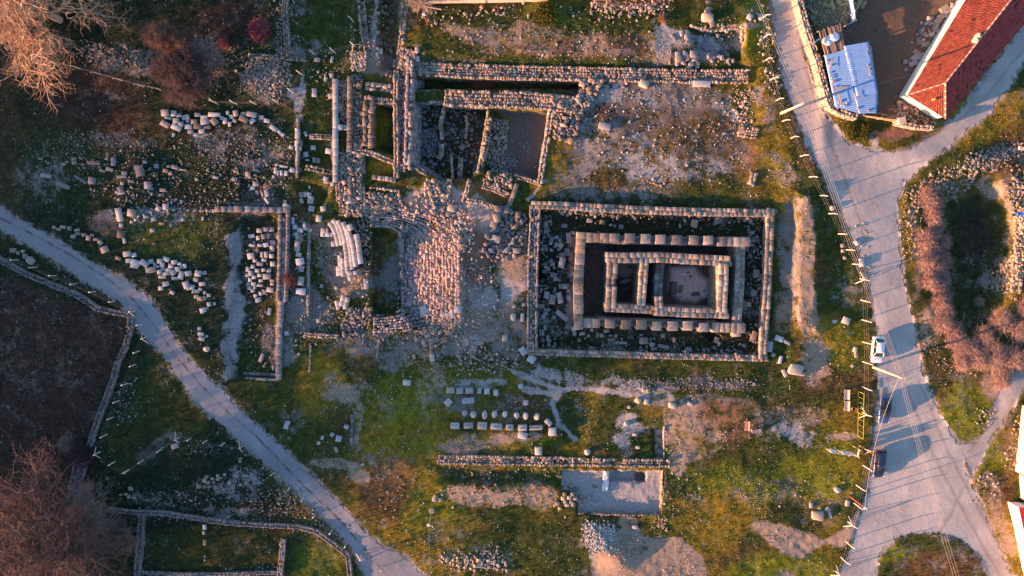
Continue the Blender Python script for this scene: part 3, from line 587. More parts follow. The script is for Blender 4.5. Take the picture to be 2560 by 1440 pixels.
# ---------------------------------------------------------------- the theatre
th = empty("theatre_ruin", G3(1060, 690)); tag(th, "stone theatre with semicircular rubble seat rows round a sunken grassy orchestra", "theatre ruin")
OZ = float(hz(965, 690))
def row(nm, pts, wpx, lpx, z, kind, tk, par, hh=.45, mat=None, zf=None, jit=.05):
    r = random.Random(int(pts[0][0] * 7 + pts[0][1])); S = []
    for (u0, v0), (u1, v1) in zip(pts[:-1], pts[1:]):
        L = math.hypot(u1 - u0, v1 - v0); t = 0
        while t < L:
            ln = lpx * r.uniform(.75, 1.3)
            if kind == 'rub' and r.random() < .1: t += ln; continue
            if t + ln > L + lpx * .3: ln = max(L - t, 3)
            tc = t + ln / 2; u = u0 + (u1 - u0) * tc / L; v = v0 + (v1 - v0) * tc / L; zz = (zf(u, v) if zf else z) + r.uniform(-jit, jit); x, y = P(u, v, zz)
            S.append((float(x), float(y), zz - hh / 2, ln * PM - .02, wpx * PM * (r.uniform(.6, 1.1) if kind == 'rub' else r.uniform(.9, 1)), hh, math.atan2(-(v1 - v0), u1 - u0) + r.uniform(-.05, .05), r.uniform(0, .08) if kind == 'rub' else .01, *tint(tk, r))); t += ln
    o = link(nm, stones_mesh(nm, [(S, kind)]), mat or STONE); child(o, par); return o
def bez(a, b, c, n=8): return [tuple((1 - t) ** 2 * np.array(a) + 2 * t * (1 - t) * np.array(b) + t * t * np.array(c)) for t in np.linspace(0, 1, n)]
for j in range(19):
    u = 1007 + j * 7.8; zt = OZ + .35 + j * .135; v0 = 596 + max(0, (u - 1130)) * .2; v1 = 778 + (u - 1003) * .30
    row("seat_row", [(u + R.uniform(-2, 2), v0 + R.uniform(-6, 6))] + [(u + R.uniform(-2, 2), v0 + (v1 - v0) * q) for q in (.2, .4, .6, .8)] + [(u - 1 + R.uniform(-2, 2), v1 + R.uniform(-10, 10))], 8.2, 10, zt, 'rub', 'rose' if j > 5 else 'mauve', th, .6, jit=.15, zf=lambda a, b: float(hz(a, b)) + .24)
for k in range(9):
    row("upper_seat_row", bez((925, 566 - 5.6 * k), (990 + 11 * k, 560 - 5.4 * k), (1001 + 19 * k, 588 - (k > 6) * 4), 9), 5.6, 10, OZ + .6 + k * .26, 'rub' if k else 'cut', 'rose' if k > 2 else 'mauve', th, .55, jit=.1, zf=lambda a, b, k=k: max(float(hz(a, b)) + .22, OZ + .6 + k * .2))
for k in range(7):
    row("lower_seat_row", bez((932, 790 + 6.6 * k), (985 + 6 * k, 792 + 6 * k), (1003 + 17 * k, 772 + 7 * k), 8), 6.6, 10, OZ + .5 + k * .22, 'rub', 'mauve', th, .55, jit=.08, zf=lambda a, b, k=k: max(float(hz(a, b)) + .22, OZ + .4 + k * .2))
o = wall("stage_front", None, None, [(922,560),(922,640),(919,700),(918,760)], 9, 1.5, .3, .5, 'rub', 'brown', OZ, .06); child(o, th)
field("bank_rubble", [(1130,600),(1180,600),(1250,680),(1235,790),(1160,860),(1120,850)], 620, .1, .45, 'rub', 'rose', .0, .06, kindtag="stuff")
field("bank_rubble", [(1010,500),(1110,480),(1190,560),(1160,640),(1120,560),(1010,530)], 420, .15, .6, 'rub', 'rose', .02, .3, kindtag="stuff")
field("bank_rubble", [(1000,560),(1080,530),(1155,585),(1160,800),(1100,850),(1040,840),(1000,790)], 900, .15, .45, 'rub', 'rose', .05, .3, kindtag="stuff")
# pale marble seats of the small council hall
ch = empty("council_hall_ruin", G3(865, 620)); tag(ch, "curved rows of pale marble seats left standing west of the theatre", "council hall ruin")
AR = [([(822,557),(832,570),(839,588),(845,614)], 0), ([(831,550),(841,562),(849,584),(855,611)], .3), ([(843,551),(853,570),(860,597),(865,635),(868,680)], .6), ([(857,555),(866,577),(872,604),(877,640),(880,674)], .9), ([(868,570),(876,592),(882,622),(888,663)], 1.15), ([(872,561),(877,575)], 1.3), ([(889,585),(894,605),(897,630),(901,657)], 1.4), ([(856,646),(857,690)], .4), ([(849,638),(852,688)], .2), ([(845,666),(846,690)], .05), ([(866,684),(890,682)], .7), ([(874,690),(875,699)], .6)]
BZ = float(hz(850, 620))
for pts, z in AR: row("seat_row", pts, 10.5 if z < 1.2 else 12.5, 14, BZ + .55 + z * .8, 'mar', 'pale', ch, .5, MARBLE, jit=.015)
for pts, z in [([(801,586),(828,587)], 0), ([(802,577),(818,577)], .2), ([(833,604),(834,616)], .0)]: row("seat_block_row", pts, 11, 14, BZ + .4 + z, 'mar', 'pale', ch, .5, MARBLE, jit=.01)
row("seat_row", [(858,738),(852,764)], 11, 14, BZ + .6, 'mar', 'pale', ch, .5, MARBLE, jit=.03); row("seat_row", [(869,744),(862,772)], 11, 14, BZ + .8, 'mar', 'pale', ch, .5, MARBLE, jit=.03)
row("seat_row", [(840,752),(846,772)], 10, 13, BZ + .4, 'mar', 'pale', ch, .5, MARBLE, jit=.03)
field("hall_rubble", [(885,545),(918,548),(918,680),(900,740),(880,700),(905,660),(895,590)], 130, .25, .6, 'rub', 'lime', .1, .5, kindtag="stuff")
# ---------------------------------------------------------------- other walls: name, label, pts, width px, height, depth, stone, kind, tint, extra
WL = [
 ("rubble_wall","long double-faced rubble wall running east across the top of the site",[(1034,172),(1150,176),(1300,180),(1450,183),(1600,187),(1740,190),(1872,190)],35,.5,2.6,.46,'rub','lime',dict(fill=.8,ruin=.35)),
 ("rubble_wall","thick rubble wall beside the dark trench with broken western part",[(1036,240),(1112,242)],34,.1,2.2,.5,'rub','mix',dict(fill=.8)),
 ("rubble_wall","wide flat-topped rubble wall over the two sunken rooms",[(1112,243),(1203,247),(1300,249),(1377,255),(1440,262)],42,.55,2.6,.5,'rub','lime',dict(fill=.75)),
 ("rubble_wall","sunlit narrow wall closing the paved room on its east side",[(1379,268),(1368,350),(1358,400),(1350,457)],15,.35,1.8,.5,'rub','cream',{}),
 ("rubble_wall","slanting west edge wall of the paved room",[(1221,276),(1213,330),(1204,380),(1194,430)],8,.2,1.9,.5,'rub','cream',{}),
 ("rubble_wall","short slanting wall at the foot of the paved room",[(1288,441),(1320,450),(1352,460)],12,.3,.8,.5,'rub','lime',{}),
 ("rubble_wall","rubble wall slanting down right below the cobbled platform",[(1207,463),(1240,474),(1272,490)],17,.35,.5,.4,'rub','lime',{}),
 ("rubble_wall","curving rubble wall above the orange earth slope",[(1168,500),(1205,506),(1243,522)],12,.3,.4,.4,'rub','cream',{}),
 ("rubble_wall","short sunlit wall stub between cobbles and theatre",[(1174,449),(1168,475),(1159,502)],11,.35,.5,.45,'rub','cream',{}),
 ("block_wall","line of large squared blocks stepping down toward the temple corner",[(1292,462),(1284,485),(1273,512)],12,.3,.5,.9,'cut','lime',{}),
 ("rubble_wall","thick pair of rough walls, western face lit orange",[(990,150),(990,200),(989,280),(991,360),(990,440)],15,.7,2.2,.62,'rub','lime',{}),
 ("rubble_wall","thick rubble wall with steep pale east face above the deep room",[(1024,150),(1024,200),(1022,260),(1020,330),(1018,420)],20,.9,3.2,.62,'rub','mauve',dict(batter=1.6)),
 ("rubble_wall","narrow wall of small blocks along the west side of the wall maze",[(874,192),(874,260),(874,330),(873,378)],13,.6,1.0,.6,'cut','brown',{}),
 ("rubble_wall","massive weathered wall west of the small grassy cell",[(920,240),(919,300),(918,364)],29,.7,1.8,.85,'rub','brown',{}),
 ("rubble_wall","rough cross wall closing the grassy cell on the north",[(935,252),(960,252),(984,255)],18,.5,1.8,.5,'rub','mix',{}),
 ("rubble_wall","broken cross wall of big boulders north of the wall maze",[(912,215),(945,218),(984,222)],22,.45,.6,.6,'rub','lime',{}),
 ("rubble_wall","low sunlit wall below the maze stepping to the right",[(868,374),(925,382),(945,390),(985,405)],15,.45,.7,.62,'rub','lime',{}),
 ("rubble_wall","short wall of squared stones south of the golden grass cell",[(935,443),(985,450)],12,.4,.4,.6,'cut','lime',{}),
 ("rubble_wall","thin sunlit wall crossing the rubble slope above the theatre",[(920,468),(960,473),(998,478)],7,.3,.3,.45,'rub','cream',{}),
 ("rubble_wall","tall thin wall stub of earth and stone above the stage",[(906,382),(906,430),(905,480),(909,535)],13,.3,.4,.5,'rub','cream',{}),
 ("rubble_wall","wall stub running down to the theatre top with orange west side",[(1062,455),(1064,490),(1068,515)],9,.3,.5,.5,'rub','cream',{}),
 ("rubble_wall","slanting dark wall closing the deep room on the south west",[(1032,412),(1060,430),(1100,452)],15,.4,2.0,.6,'rub','dim',dict(batter=1)),
 ("marble_wall","straight line of pale marble blocks with square sockets",[(838,204),(838,228),(838,300),(838,380),(838,452)],13,.55,.6,1.35,'mar','pale',{}),
 ("marble_wall","short pale marble cross wall joining the long marble line",[(845,318),(868,319)],14,.5,.5,.8,'mar','pale',{}),
 ("rubble_wall","rubble wall with straight pale south face west of the marble line",[(775,341),(803,341),(830,343)],14,.45,.6,.35,'rub','lime',{}),
 ("rubble_wall","low crumbling wall west of the marble line's lower end",[(764,417),(800,426),(832,432)],15,.25,.5,.4,'rub','mix',{}),
 ("rubble_wall","broken rubble column continuing below the marble line",[(844,458),(845,500)],12,.3,.3,.5,'rub','lime',{}),
 ("rubble_wall","rough stone line beside the sunken channel in the upper centre",[(903,-20),(905,40),(912,90),(922,138)],20,.35,.4,.42,'rub','mix',dict(fill=.8)),
 ("rubble_wall","rubble edge on the right bank of the sunken channel",[(1010,-20),(1010,30),(1006,80)],16,.3,1.2,.5,'rub','mix',{}),
 ("rubble_wall","ragged stone line dropping into the north end of the wall maze",[(1003,90),(1000,120),(996,150)],14,.3,1.2,.55,'rub','mix',{}),
 ("field_wall","narrow dry-stone wall coming down from the top edge beside the pink shrub",[(712,-20),(710,30),(714,80),(717,138)],15,.5,.3,.35,'rub','lime',{}),
 ("field_wall","low dry-stone wall running right from the stone heap",[(620,138),(680,142),(765,148)],12,.3,.3,.35,'rub','mix',{}),
 ("ashlar_wall","long ashlar wall across the top of the western courtyard",[(540,523),(620,523),(716,526)],15,.45,1.0,.95,'cut','grey',{}),
 ("rubble_wall","low line of stones west of the ashlar courtyard wall",[(400,520),(470,525),(540,528)],9,.15,.3,.4,'rub','grey',{}),
 ("ashlar_wall","broad wall down the east side of the western courtyard",[(710,537),(709,600),(707,680),(704,750)],28,.5,1.0,.6,'cut','dim',dict(fill=.8)),
 ("ashlar_wall","narrow lower end of the western courtyard's east wall",[(702,755),(698,830),(696,945)],15,.45,.9,.9,'cut','grey',{}),
 ("ashlar_wall","stepped stone courses at the foot of the western courtyard",[(612,934),(650,936),(694,938)],8,.25,.5,1.1,'cut','dim',{}),
 ("ashlar_wall","lowest stone step at the foot of the western courtyard",[(615,946),(650,948),(690,950)],6,.12,.5,1.2,'cut','dim',{}),
 ("kerb_wall","thin line of kerb stones left of the marble seats",[(772,530),(772,600),(770,680),(770,790)],7,.25,.6,.6,'cut','grey',{}),
 ("kerb_wall","upright line of small blocks bordering the track side lawn",[(743,440),(744,390),(746,330),(745,300)],8,.25,.3,.8,'cut','grey',{}),
 ("rubble_wall","stub of grey wall below the marble seats",[(762,836),(800,840),(843,842)],12,.3,.4,.5,'rub','lime',{}),
 ("rubble_wall","short wall line running down from the theatre foot",[(1073,850),(1078,880),(1080,925)],9,.25,.3,.55,'rub','lime',{}),
 ("rubble_wall","small lit wall edge on the grass below the stage",[(947,850),(944,872),(941,895)],6,.3,.4,.4,'rub','cream',{}),
 ("rubble_wall","thin retaining edge by the golden grass strip",[(776,865),(774,900),(773,928)],5,.3,.4,.4,'rub','lime',{}),
 ("rubble_wall","long ragged rubble wall left of the excavated floor",[(1095,1150),(1160,1151),(1250,1153),(1330,1154),(1405,1155)],26,.4,.9,.42,'rub','lime',dict(fill=.85,ruin=.35)),
 ("rubble_wall","rubble wall right above the excavated floor",[(1408,1155),(1500,1157),(1590,1159),(1675,1160)],24,.3,1.0,.45,'rub','lime',dict(fill=.75,ruin=.3)),
 ("rubble_wall","column of dark stones beside the round grass hollow",[(879,1038),(880,1070),(878,1110)],9,.3,.4,.65,'rub','dim',{}),
 ("rubble_wall","narrow sunlit wall above the rubble wall's right end",[(1661,1068),(1661,1100),(1661,1145)],6,.3,.9,.4,'rub','cream',{}),
 ("rubble_wall","sunlit east edge of the excavated floor",[(1657,1177),(1656,1230),(1650,1288)],6,.25,1.1,.4,'rub','cream',{}),
 ("rubble_wall","thin south edge of the excavated floor",[(1445,1285),(1550,1288),(1648,1290)],5,.2,.9,.4,'rub','lime',{}),
 ("field_wall","dry-stone field wall climbing beside the gravel track from the left edge",[(-40,636),(0,652),(60,684),(130,714),(190,738),(240,772),(325,790)],15,.7,.4,.3,'rub','dim',dict(fill=.9)),
 ("field_wall","dry-stone field wall curving down around the dark field",[(325,788),(322,830),(310,870),(292,905),(280,950),(262,1000),(245,1040),(232,1080),(222,1115)],14,.7,.4,.3,'rub','dim',dict(fill=.9)),
 ("field_wall","thick grey wall stump among bare trees at lower left",[(198,1165),(188,1200),(180,1250)],32,.8,.5,.35,'rub','dim',dict(fill=.9)),
 ("field_wall","ragged wall above the two green enclosures",[(270,1276),(330,1283),(400,1284),(480,1296),(560,1308),(640,1314),(740,1318),(790,1330),(830,1360),(868,1390),(880,1480)],13,.6,.4,.3,'rub','grey',dict(fill=.9)),
 ("field_wall","straight wall on the left side of the green enclosure",[(352,1286),(348,1350),(344,1400),(338,1470)],17,.7,.4,.32,'rub','dim',dict(fill=.9)),
 ("field_wall","bottom wall of the green enclosure at the picture's edge",[(345,1434),(480,1438),(600,1436),(705,1432)],10,.5,.4,.3,'rub','grey',{}),
 ("field_wall","short wall dividing the two green enclosures",[(706,1350),(704,1390),(698,1440)],16,.6,.4,.32,'rub','grey',{}),
 ("rubble_wall","stone edge of the small dip above the track",[(660,500),(640,446),(598,443)],5,.2,.5,.5,'rub','lime',{}),
 ("rubble_wall","curved wall of pale earth and stone at the upper right of the site",[(1727,62),(1760,72),(1800,74),(1856,67)],9,.3,.9,.4,'rub','cream',{}),
 ("rubble_wall","sunlit stub turning down at the curved wall's right end",[(1860,66),(1858,85),(1854,104)],9,.3,.6,.4,'rub','cream',{}),
 ("rubble_wall","row of rough stones on the dark ground near the curved wall",[(1775,-10),(1772,30),(1780,60)],16,.2,.4,.7,'rub','lime',{}),
 ("rubble_wall","short vertical line of stones above the long north wall",[(1677,125),(1675,160)],8,.2,.3,.5,'rub','dim',{}),
 ("rubble_wall","small square stump of rubble at the right of the bare court",[(1848,328),(1895,334)],28,.4,.3,.5,'rub','lime',dict(fill=.9)),
 ("rubble_wall","upright stump of boulders between bare court and fence",[(1888,430),(1880,462)],18,.4,.3,.75,'rub','lime',{}),
 ("rubble_wall","short low stone line in the middle of the bare court",[(1584,440),(1620,452),(1655,466)],7,.15,.2,.45,'rub','brown',{}),
]
for nm, lb, pts, w, h, dep, s, kd, tk, kw in WL:
    wall(nm, lb, "wall", pts, w, h, dep, s, kd, tk, **{**dict(mat=MARBLE if kd == 'mar' else STONE, ruin=.04 if kd in ('mar', 'cut') else .25), **kw})
# stone-paved and rubble-filled platforms
PF = [
 ("rubble_platform","sunlit earth and stone bank at the right edge",[(2538,540),(2566,540),(2560,650),(2552,730),(2526,728),(2532,660)],330,.25,.6,'cream',.6),
 ("stone_paving","irregular pale stone paving in the sunken room",[(1222,292),(1273,300),(1256,424),(1236,425),(1205,400)],330,.4,.75,'lime',.1),
 ("stone_paving","cobbled platform of rounded stones below the paved room",[(1207,450),(1232,422),(1280,434),(1279,474),(1210,456)],130,.4,.75,'lime',.15),
 ("stone_paving","small patch of stone paving in the room's lower left corner",[(1262,400),(1292,400),(1292,424),(1256,424)],60,.35,.6,'grey',.06),
 ("rubble_platform","wedge of rough rubble masonry narrowing southward beside the bare court",[(1378,238),(1440,243),(1458,198),(1508,202),(1448,305),(1440,345),(1422,356),(1385,344),(1382,300)],460,.4,.85,'lime',.35),
 ("rubble_platform","rubble strip between the two long marble and brown walls",[(846,200),(868,200),(868,310),(846,310)],60,.25,.5,'mix',.1),
 ("rubble_platform","tumbled rubble core inside the wall maze",[(880,190),(905,190),(905,370),(880,372)],190,.35,.75,'brown',.3),
 ("rubble_platform","rubble filling between the two thick walls",[(998,140),(1014,140),(1012,430),(998,430)],260,.3,.65,'dim',.35),
 ("rubble_platform","stony ground south of the wall maze above the stage",[(848,380),(905,385),(905,540),(850,540)],260,.3,.8,'lime',.15),
 ("rubble_platform","sunlit rubble shelf above the theatre's top rows",[(912,480),(1000,485),(1010,515),(925,545),(912,540)],230,.3,.65,'lime',.2),
 ("rubble_platform","sunlit block of rough stones right of the deep dark room",[(1066,448),(1128,448),(1128,495),(1080,515)],140,.35,.75,'lime',.3),
 ("rubble_platform","stony strip along the top of the cut theatre bank",[(1075,520),(1128,490),(1165,560),(1168,640),(1150,600),(1110,560)],190,.3,.8,'lime',.15),
 ("rubble_platform","cluster of big tumbled boulders west of the temple corner",[(1245,518),(1320,540),(1314,600),(1290,640),(1232,655),(1206,622),(1228,565)],120,.5,1.5,'dim',.2),
 ("rubble_platform","debris heap on the floor of the deep western room",[(1048,330),(1085,320),(1100,360),(1088,395),(1050,385)],120,.25,.6,'dim',.2),
 ("rubble_platform","rough stones edging the channel head",[(875,130),(915,130),(915,175),(880,178)],70,.3,.7,'cream',.1),
 ("rubble_platform","broken stones at the junction above the deep trench",[(996,120),(1045,125),(1040,160),(1000,160)],80,.35,.8,'lime',.2),
 ("rubble_platform","rubble spill below the theatre's lower corner",[(1090,800),(1152,800),(1150,840),(1080,870),(1040,850)],150,.3,.8,'lime',.2),
 ("rubble_platform","tangled dark stones at the south end of the stage",[(872,770),(930,770),(930,800),(880,850),(850,830)],90,.35,.8,'dim',.15),
]
for nm, lb, poly, n, a, b, tk, lay in PF:
    if nm == "stone_paving": field(nm, poly, n, a, b, 'rnd', tk, .02, .03, lb, "paving")
    else: field(nm, poly, n, a, b, 'rub', tk, .0, lay, lb, "rubble")
for pts, w, h, lb in [([(1110,266),(1106,290),(1100,310),(1104,345)],9,1.6,"crumbling pale wall stub down the middle of the deep room"),([(1104,362),(1103,385),(1097,396)],11,1.2,"pale wall foot at the deep room's south end"),([(1165,288),(1168,310),(1163,345)],7,1.3,"thin pale wall ridge in the mossy deep room"),([(1152,395),(1150,440)],12,1.0,"short pier of squared stones in the deep room"),([(1127,388),(1131,445)],7,1.1,"slim lit earth wall beside the mossy hollow")]:
    wall("rubble_wall", lb, "wall", pts, w, h, .4, .45, 'rub', 'lime')
# ---------------------------------------------------------------- loose blocks: every one an object, traced from 3x or 5.33x enlargements
def block(name, label, cat, u, v, w, l, ang=0, h=None, kind='cut', tk='pale', group=None, mat=None, tilt=.05, dz=0.0):
    w *= PM * (.9 if u < 740 else 1); l *= PM * (.9 if u < 740 else 1); h = h or min(.75, max(.28, .55 * min(w, l))); z = float(hz(u, v)) + dz; x, y = P(u, v, z + h * .8)
    S = [(0, 0, h / 2 - .05, w, l, h, 0, R.uniform(0, tilt), *tint(tk))]
    me = stones_mesh(name, [(S, kind)]); o = link(name, me, mat or MARBLE); o.location = (float(x), float(y), z); o.rotation_euler = (0, 0, math.radians(-ang))
    tag(o, label, cat, group); return o
def heap(offx, offy, sc, items, name, base, where, group, kind='cut', tk='pale', cat="stone block"):
    L = [((offx + i[0] / sc), (offy + i[1] / sc), i[2] / sc, i[3] / sc, (i[4] if len(i) > 4 else R.uniform(-12, 12))) for i in items]
    ar = [q[2] * q[3] for q in L]
    sp = {}
    def claim(i, t):
        if i not in sp: sp[i] = t
    n = len(L); ix = range(n)
    claim(max(ix, key=lambda i: ar[i]), "largest %s %s" % (base, where)); claim(min(ix, key=lambda i: L[i][0]), "leftmost %s %s" % (base, where))
    claim(max(ix, key=lambda i: L[i][0]), "rightmost %s %s" % (base, where)); claim(min(ix, key=lambda i: L[i][1]), "topmost %s %s" % (base, where))
    claim(max(ix, key=lambda i: L[i][1]), "lowest %s %s" % (base, where)); claim(max(ix, key=lambda i: max(L[i][2], L[i][3]) / min(L[i][2], L[i][3])), "slimmest %s %s" % (base, where))
    for i in ix:
        u, v, w, l, a = L[i]; t = tk if R.random() > .14 else ('brown' if R.random() < .5 else 'lime')
        nm = name; lb = sp.get(i) or "a %s %s" % (base, where)
        block(nm, lb, cat, u, v, w, l, a, None, kind, t, group)
heap(0, 0, 3, [(1235,845,60,50),(1258,885,50,22),(1235,930,70,45,30),(1318,905,45,40),(1355,930,40,40),(1320,955,80,45,25),(1390,880,60,35),(1455,912,48,35),(1410,950,60,38),(1480,945,58,42),(1530,878,58,28),(1533,912,62,45,-10),(1548,955,60,30,-8),(1427,987,42,32),(1510,985,45,32),(1470,1010,35,22),(1605,860,95,35,3),(1605,910,55,50,50),(1685,905,35,45),(1722,930,25,40),(1765,850,35,45),(1735,875,35,30),(1825,893,70,45,25),(1890,905,45,35,-40),(1885,858,75,40,10),(1825,855,40,30),(1705,845,25,30),(1480,860,45,30),(1300,850,40,45),(1340,865,40,28),(1405,905,25,30),(1660,885,25,30),(1757,905,35,28),(1300,1010,20,25),(1960,880,40,30),(2000,905,45,30),(2050,960,60,35,35),(2090,985,45,24,40),(2120,1010,30,24)],
     "stone_block", "squared grey-white block", "in the row of blocks below the brown bush", "cut blocks laid out below the bush")
heap(0, 480, 3, [(950,465,60,45),(1003,473,35,35),(885,497,45,28,20),(963,515,45,35),(1015,530,75,45,20),(1080,535,70,45,35),(1005,557,65,30,10),(1128,585,80,45,-10),(1130,520,40,35),(1195,518,40,35),(1245,505,50,35,20),(1305,527,45,35),(1215,547,35,40),(1280,555,40,35),(1345,537,30,25),(1330,580,40,40),(1220,580,35,22),(1195,600,35,35),(1262,585,45,28),(1245,612,55,30),(1297,605,45,40,-30),(1215,637,60,25,2),(1310,648,50,28,0),(1357,625,40,65,15),(1410,612,50,42),(1385,555,25,35),(1483,612,48,50,10),(1467,658,42,32),(1530,607,38,30),(1515,690,50,32,-10),(1395,697,50,60,-20),(1240,690,48,38,-10),(1203,722,35,35),(1290,755,38,28,30),(1480,745,35,28),(1500,800,45,35),(1530,795,25,35,-30),(1565,842,30,35),(1605,838,20,25),(1520,888,48,40,-20),(1550,873,25,20),(1470,785,35,30),(1565,775,30,28),(1440,715,35,40),(1500,730,30,24),(1535,755,24,24),(1180,560,24,24),(1160,545,24,30),(1360,560,24,30),(1450,745,26,34),(1412,725,30,26)],
     "stone_block", "pale tumbled block", "in the heap beside the gravel track", "blocks heaped beside the track")
heap(0, 480, 3, [(437,280,35,25),(470,263,45,25),(518,272,30,35),(575,285,40,20),(582,312,42,30),(547,332,40,28),(628,322,35,30),(662,345,35,40),(718,355,45,22),(750,380,40,30,45),(780,432,55,50,-20),(403,265,25,25),(690,325,28,22)],
     "stone_block", "small stone block", "in the loose line along the track's upper edge", "line of stones along the track edge", 'cut', 'lime')
heap(0, 480, 3, [(92,438,50,38),(132,458,28,28),(182,480,35,40),(225,515,60,50,40),(168,445,30,20),(205,500,30,40)],
     "stone_block", "brownish block", "in the short line between track and field wall", "stones between track and field wall", 'rub', 'lime')
heap(0, 480, 3, [(890,170,45,110,-10),(983,157,60,60,10),(1240,112,42,50,0),(1187,125,40,40,30),(1210,235,45,20,5),(1152,205,35,30),(903,318,55,60,5),(930,365,22,45,-8),(1093,187,40,20),(906,250,28,28),(908,8,55,20),(985,225,25,20),(1015,210,22,22),(1155,388,35,12),(1035,180,20,22),(1140,290,35,28),(1370,208,28,24),(1520,200,14,30)],
     "stone_block", "scattered pale block", "on the dark grass left of the ashlar courtyard", "blocks scattered on the dark grass")
heap(0, 0, 3, [(343,1318,85,32,12),(600,1345,110,22,33),(685,1355,50,55,10),(470,1390,110,35,22),(700,1222,110,28,4),(848,1212,35,65,5),(555,1218,35,35),(1045,1290,60,65),(1035,1250,70,25),(930,1298,45,30),(910,1325,75,22),(980,1360,50,22),(1105,1390,50,60),(765,1280,50,20,15),(820,1270,60,28,12),(1170,1245,35,35),(1085,1215,30,22),(1310,1255,55,30,20),(1265,1247,35,18),(1240,1280,40,30),(1370,1273,60,14,5),(300,1190,35,18),(1475,1345,25,20),(1278,1302,28,24),(1615,1330,45,24,15),(1755,1343,35,28),(1858,1303,35,35),(1220,1425,50,28),(900,1420,40,45,-25),(795,1415,20,20),(620,1235,28,20),(548,1190,32,20),(475,1232,30,18),(500,1215,24,16),(415,1245,30,20),(915,1375,28,24)],
     "stone_block", "weathered block", "among the scattered stones of the far left lawn", "stones scattered over the left lawn", 'cut', 'grey')
heap(640, 480, 3, [(25,290,45,35),(70,280,45,35),(115,282,38,35),(55,335,35,40),(88,330,30,40),(15,345,30,35),(125,380,42,35),(30,400,45,25),(75,397,45,35),(10,440,28,38),(120,425,35,50),(45,470,25,45),(75,470,28,50),(115,480,35,35),(60,510,40,25),(125,540,40,40),(28,540,50,30),(10,590,35,30),(95,590,35,30),(25,625,35,28),(80,635,60,45),(120,665,35,20),(35,665,35,25),(28,700,50,25),(60,750,32,35),(35,762,30,30),(105,735,55,40),(15,810,45,38),(120,690,30,25),(55,585,30,28),(-40,480,55,48),(-35,330,50,30),(-30,400,50,22),(-60,580,35,40),(-40,610,35,40),(-25,560,30,30),(-10,515,32,26),(-65,625,30,28),(-15,640,34,26),(-45,660,30,30),(-20,690,40,30),(-50,720,34,30),(-25,740,34,30),(-10,715,24,26),(-60,690,26,24),(-5,775,30,22)],
     "stone_block", "bluish-white block", "in the dense pile inside the ashlar courtyard", "blocks piled in the courtyard")
heap(640, 480, 3, [(275,215,22,60,0),(290,262,34,34),(330,285,45,30),(365,260,22,55,-8),(305,330,28,55,-15),(335,345,28,60,-18),(308,405,38,80,5),(318,470,40,30),(328,522,55,50),(340,575,35,45),(335,668,42,65,8),(335,747,70,48,5),(210,195,34,34),(470,200,40,48),(415,125,40,40,15),(503,125,38,38),(340,68,25,35,-20),(408,60,42,55),(395,20,35,30),(335,20,28,38),(368,18,28,38),(398,285,38,24),(225,105,50,40,35),(75,60,20,50,-30),(640,465,25,18),(603,720,22,26,-20),(100,897,28,60,12),(40,1245,28,75,25),(127,1318,20,45),(110,1165,28,18),(320,1216,18,16),(228,1060,34,36),(540,792,18,22),(475,860,25,20),(468,965,30,30),(490,705,20,24)],
     "stone_block", "loose pale block", "between the courtyard wall and the marble seats", "loose blocks west of the marble seats")
heap(720, 120, 5.333, [(350,565,60,50,-10),(350,622,62,55),(500,415,40,60,10),(575,365,40,60,-20),(625,468,55,80,12),(565,640,60,60,-8),(583,155,32,75,15),(385,155,70,50),(40,1320,60,50,20),(135,1340,75,55,5),(112,1275,45,80),(168,1275,36,80,5),(125,1165,60,85),(118,1090,50,50),(335,1330,62,55),(235,1145,35,60,-20),(700,790,45,30),(700,840,36,50),(1225,40,60,70),(1730,145,45,70),(540,1375,80,70)],
     "stone_block", "pale loose block", "around the long marble wall line", "loose blocks around the marble wall")
heap(720, 340, 5.333, [(235,245,60,65,-8),(255,322,50,22),(398,330,55,70,3),(345,320,36,70),(120,310,30,65),(120,390,34,50,-10),(55,455,75,50,-25),(158,450,34,55),(285,680,22,36,10),(500,570,60,55,20),(510,615,80,34,5),(590,640,50,50),(805,870,80,60),(530,600,40,30)],
     "stone_block", "squared pale block", "on the grass cells west of the marble wall's foot", "blocks in the grass cells")
heap(560, 380, 9, [(1157,420,68,150,5),(1213,475,40,120,5),(1290,470,70,120,-3),(1397,478,85,120),(1535,415,130,75,25),(1640,175,60,120,5),(1640,300,65,100,-5),(690,408,100,45,8),(530,500,95,110),(265,435,130,60,5),(240,605,110,80,10),(960,930,90,170,-15),(960,1090,60,170,-30),(1430,1230,190,80,35),(705,720,120,110),(645,815,100,90),(745,915,80,80),(558,755,35,70),(1115,555,70,70),(1600,1415,80,32,5),(1185,285,90,60),(1340,320,200,60,8)],
     "stone_block", "white stone block", "on the little lawn above the ashlar wall", "white blocks on the little lawn")
heap(1300, 480, 5.333, [(425,635,50,75,10),(487,605,60,40),(532,650,35,45),(487,705,50,60),(545,715,65,65,25),(520,765,45,35,10),(650,612,65,140,-5),(632,800,65,100,-6),(562,845,80,70),(560,945,80,140,12),(325,725,75,45),(595,450,75,50),(345,430,50,75),(345,525,55,55),(435,960,60,55),(370,1020,55,60),(450,1110,90,65,10),(475,1165,60,45),(525,1175,35,45),(540,1260,45,60),(600,1258,75,65),(465,1310,40,80,20),(645,1315,50,30),(357,1375,70,95,10),(712,1090,70,60),(960,290,50,50),(920,380,55,55),(1100,405,65,65),(1115,305,45,55),(1265,455,35,45),(1350,465,60,60),(1210,440,40,30),(705,545,60,45),(1045,535,32,26),(1240,318,45,55)],
     "fallen_block", "fallen grey block", "in the temple court left of and above the piers", "fallen blocks in the temple court, upper left", 'cut', 'dim')
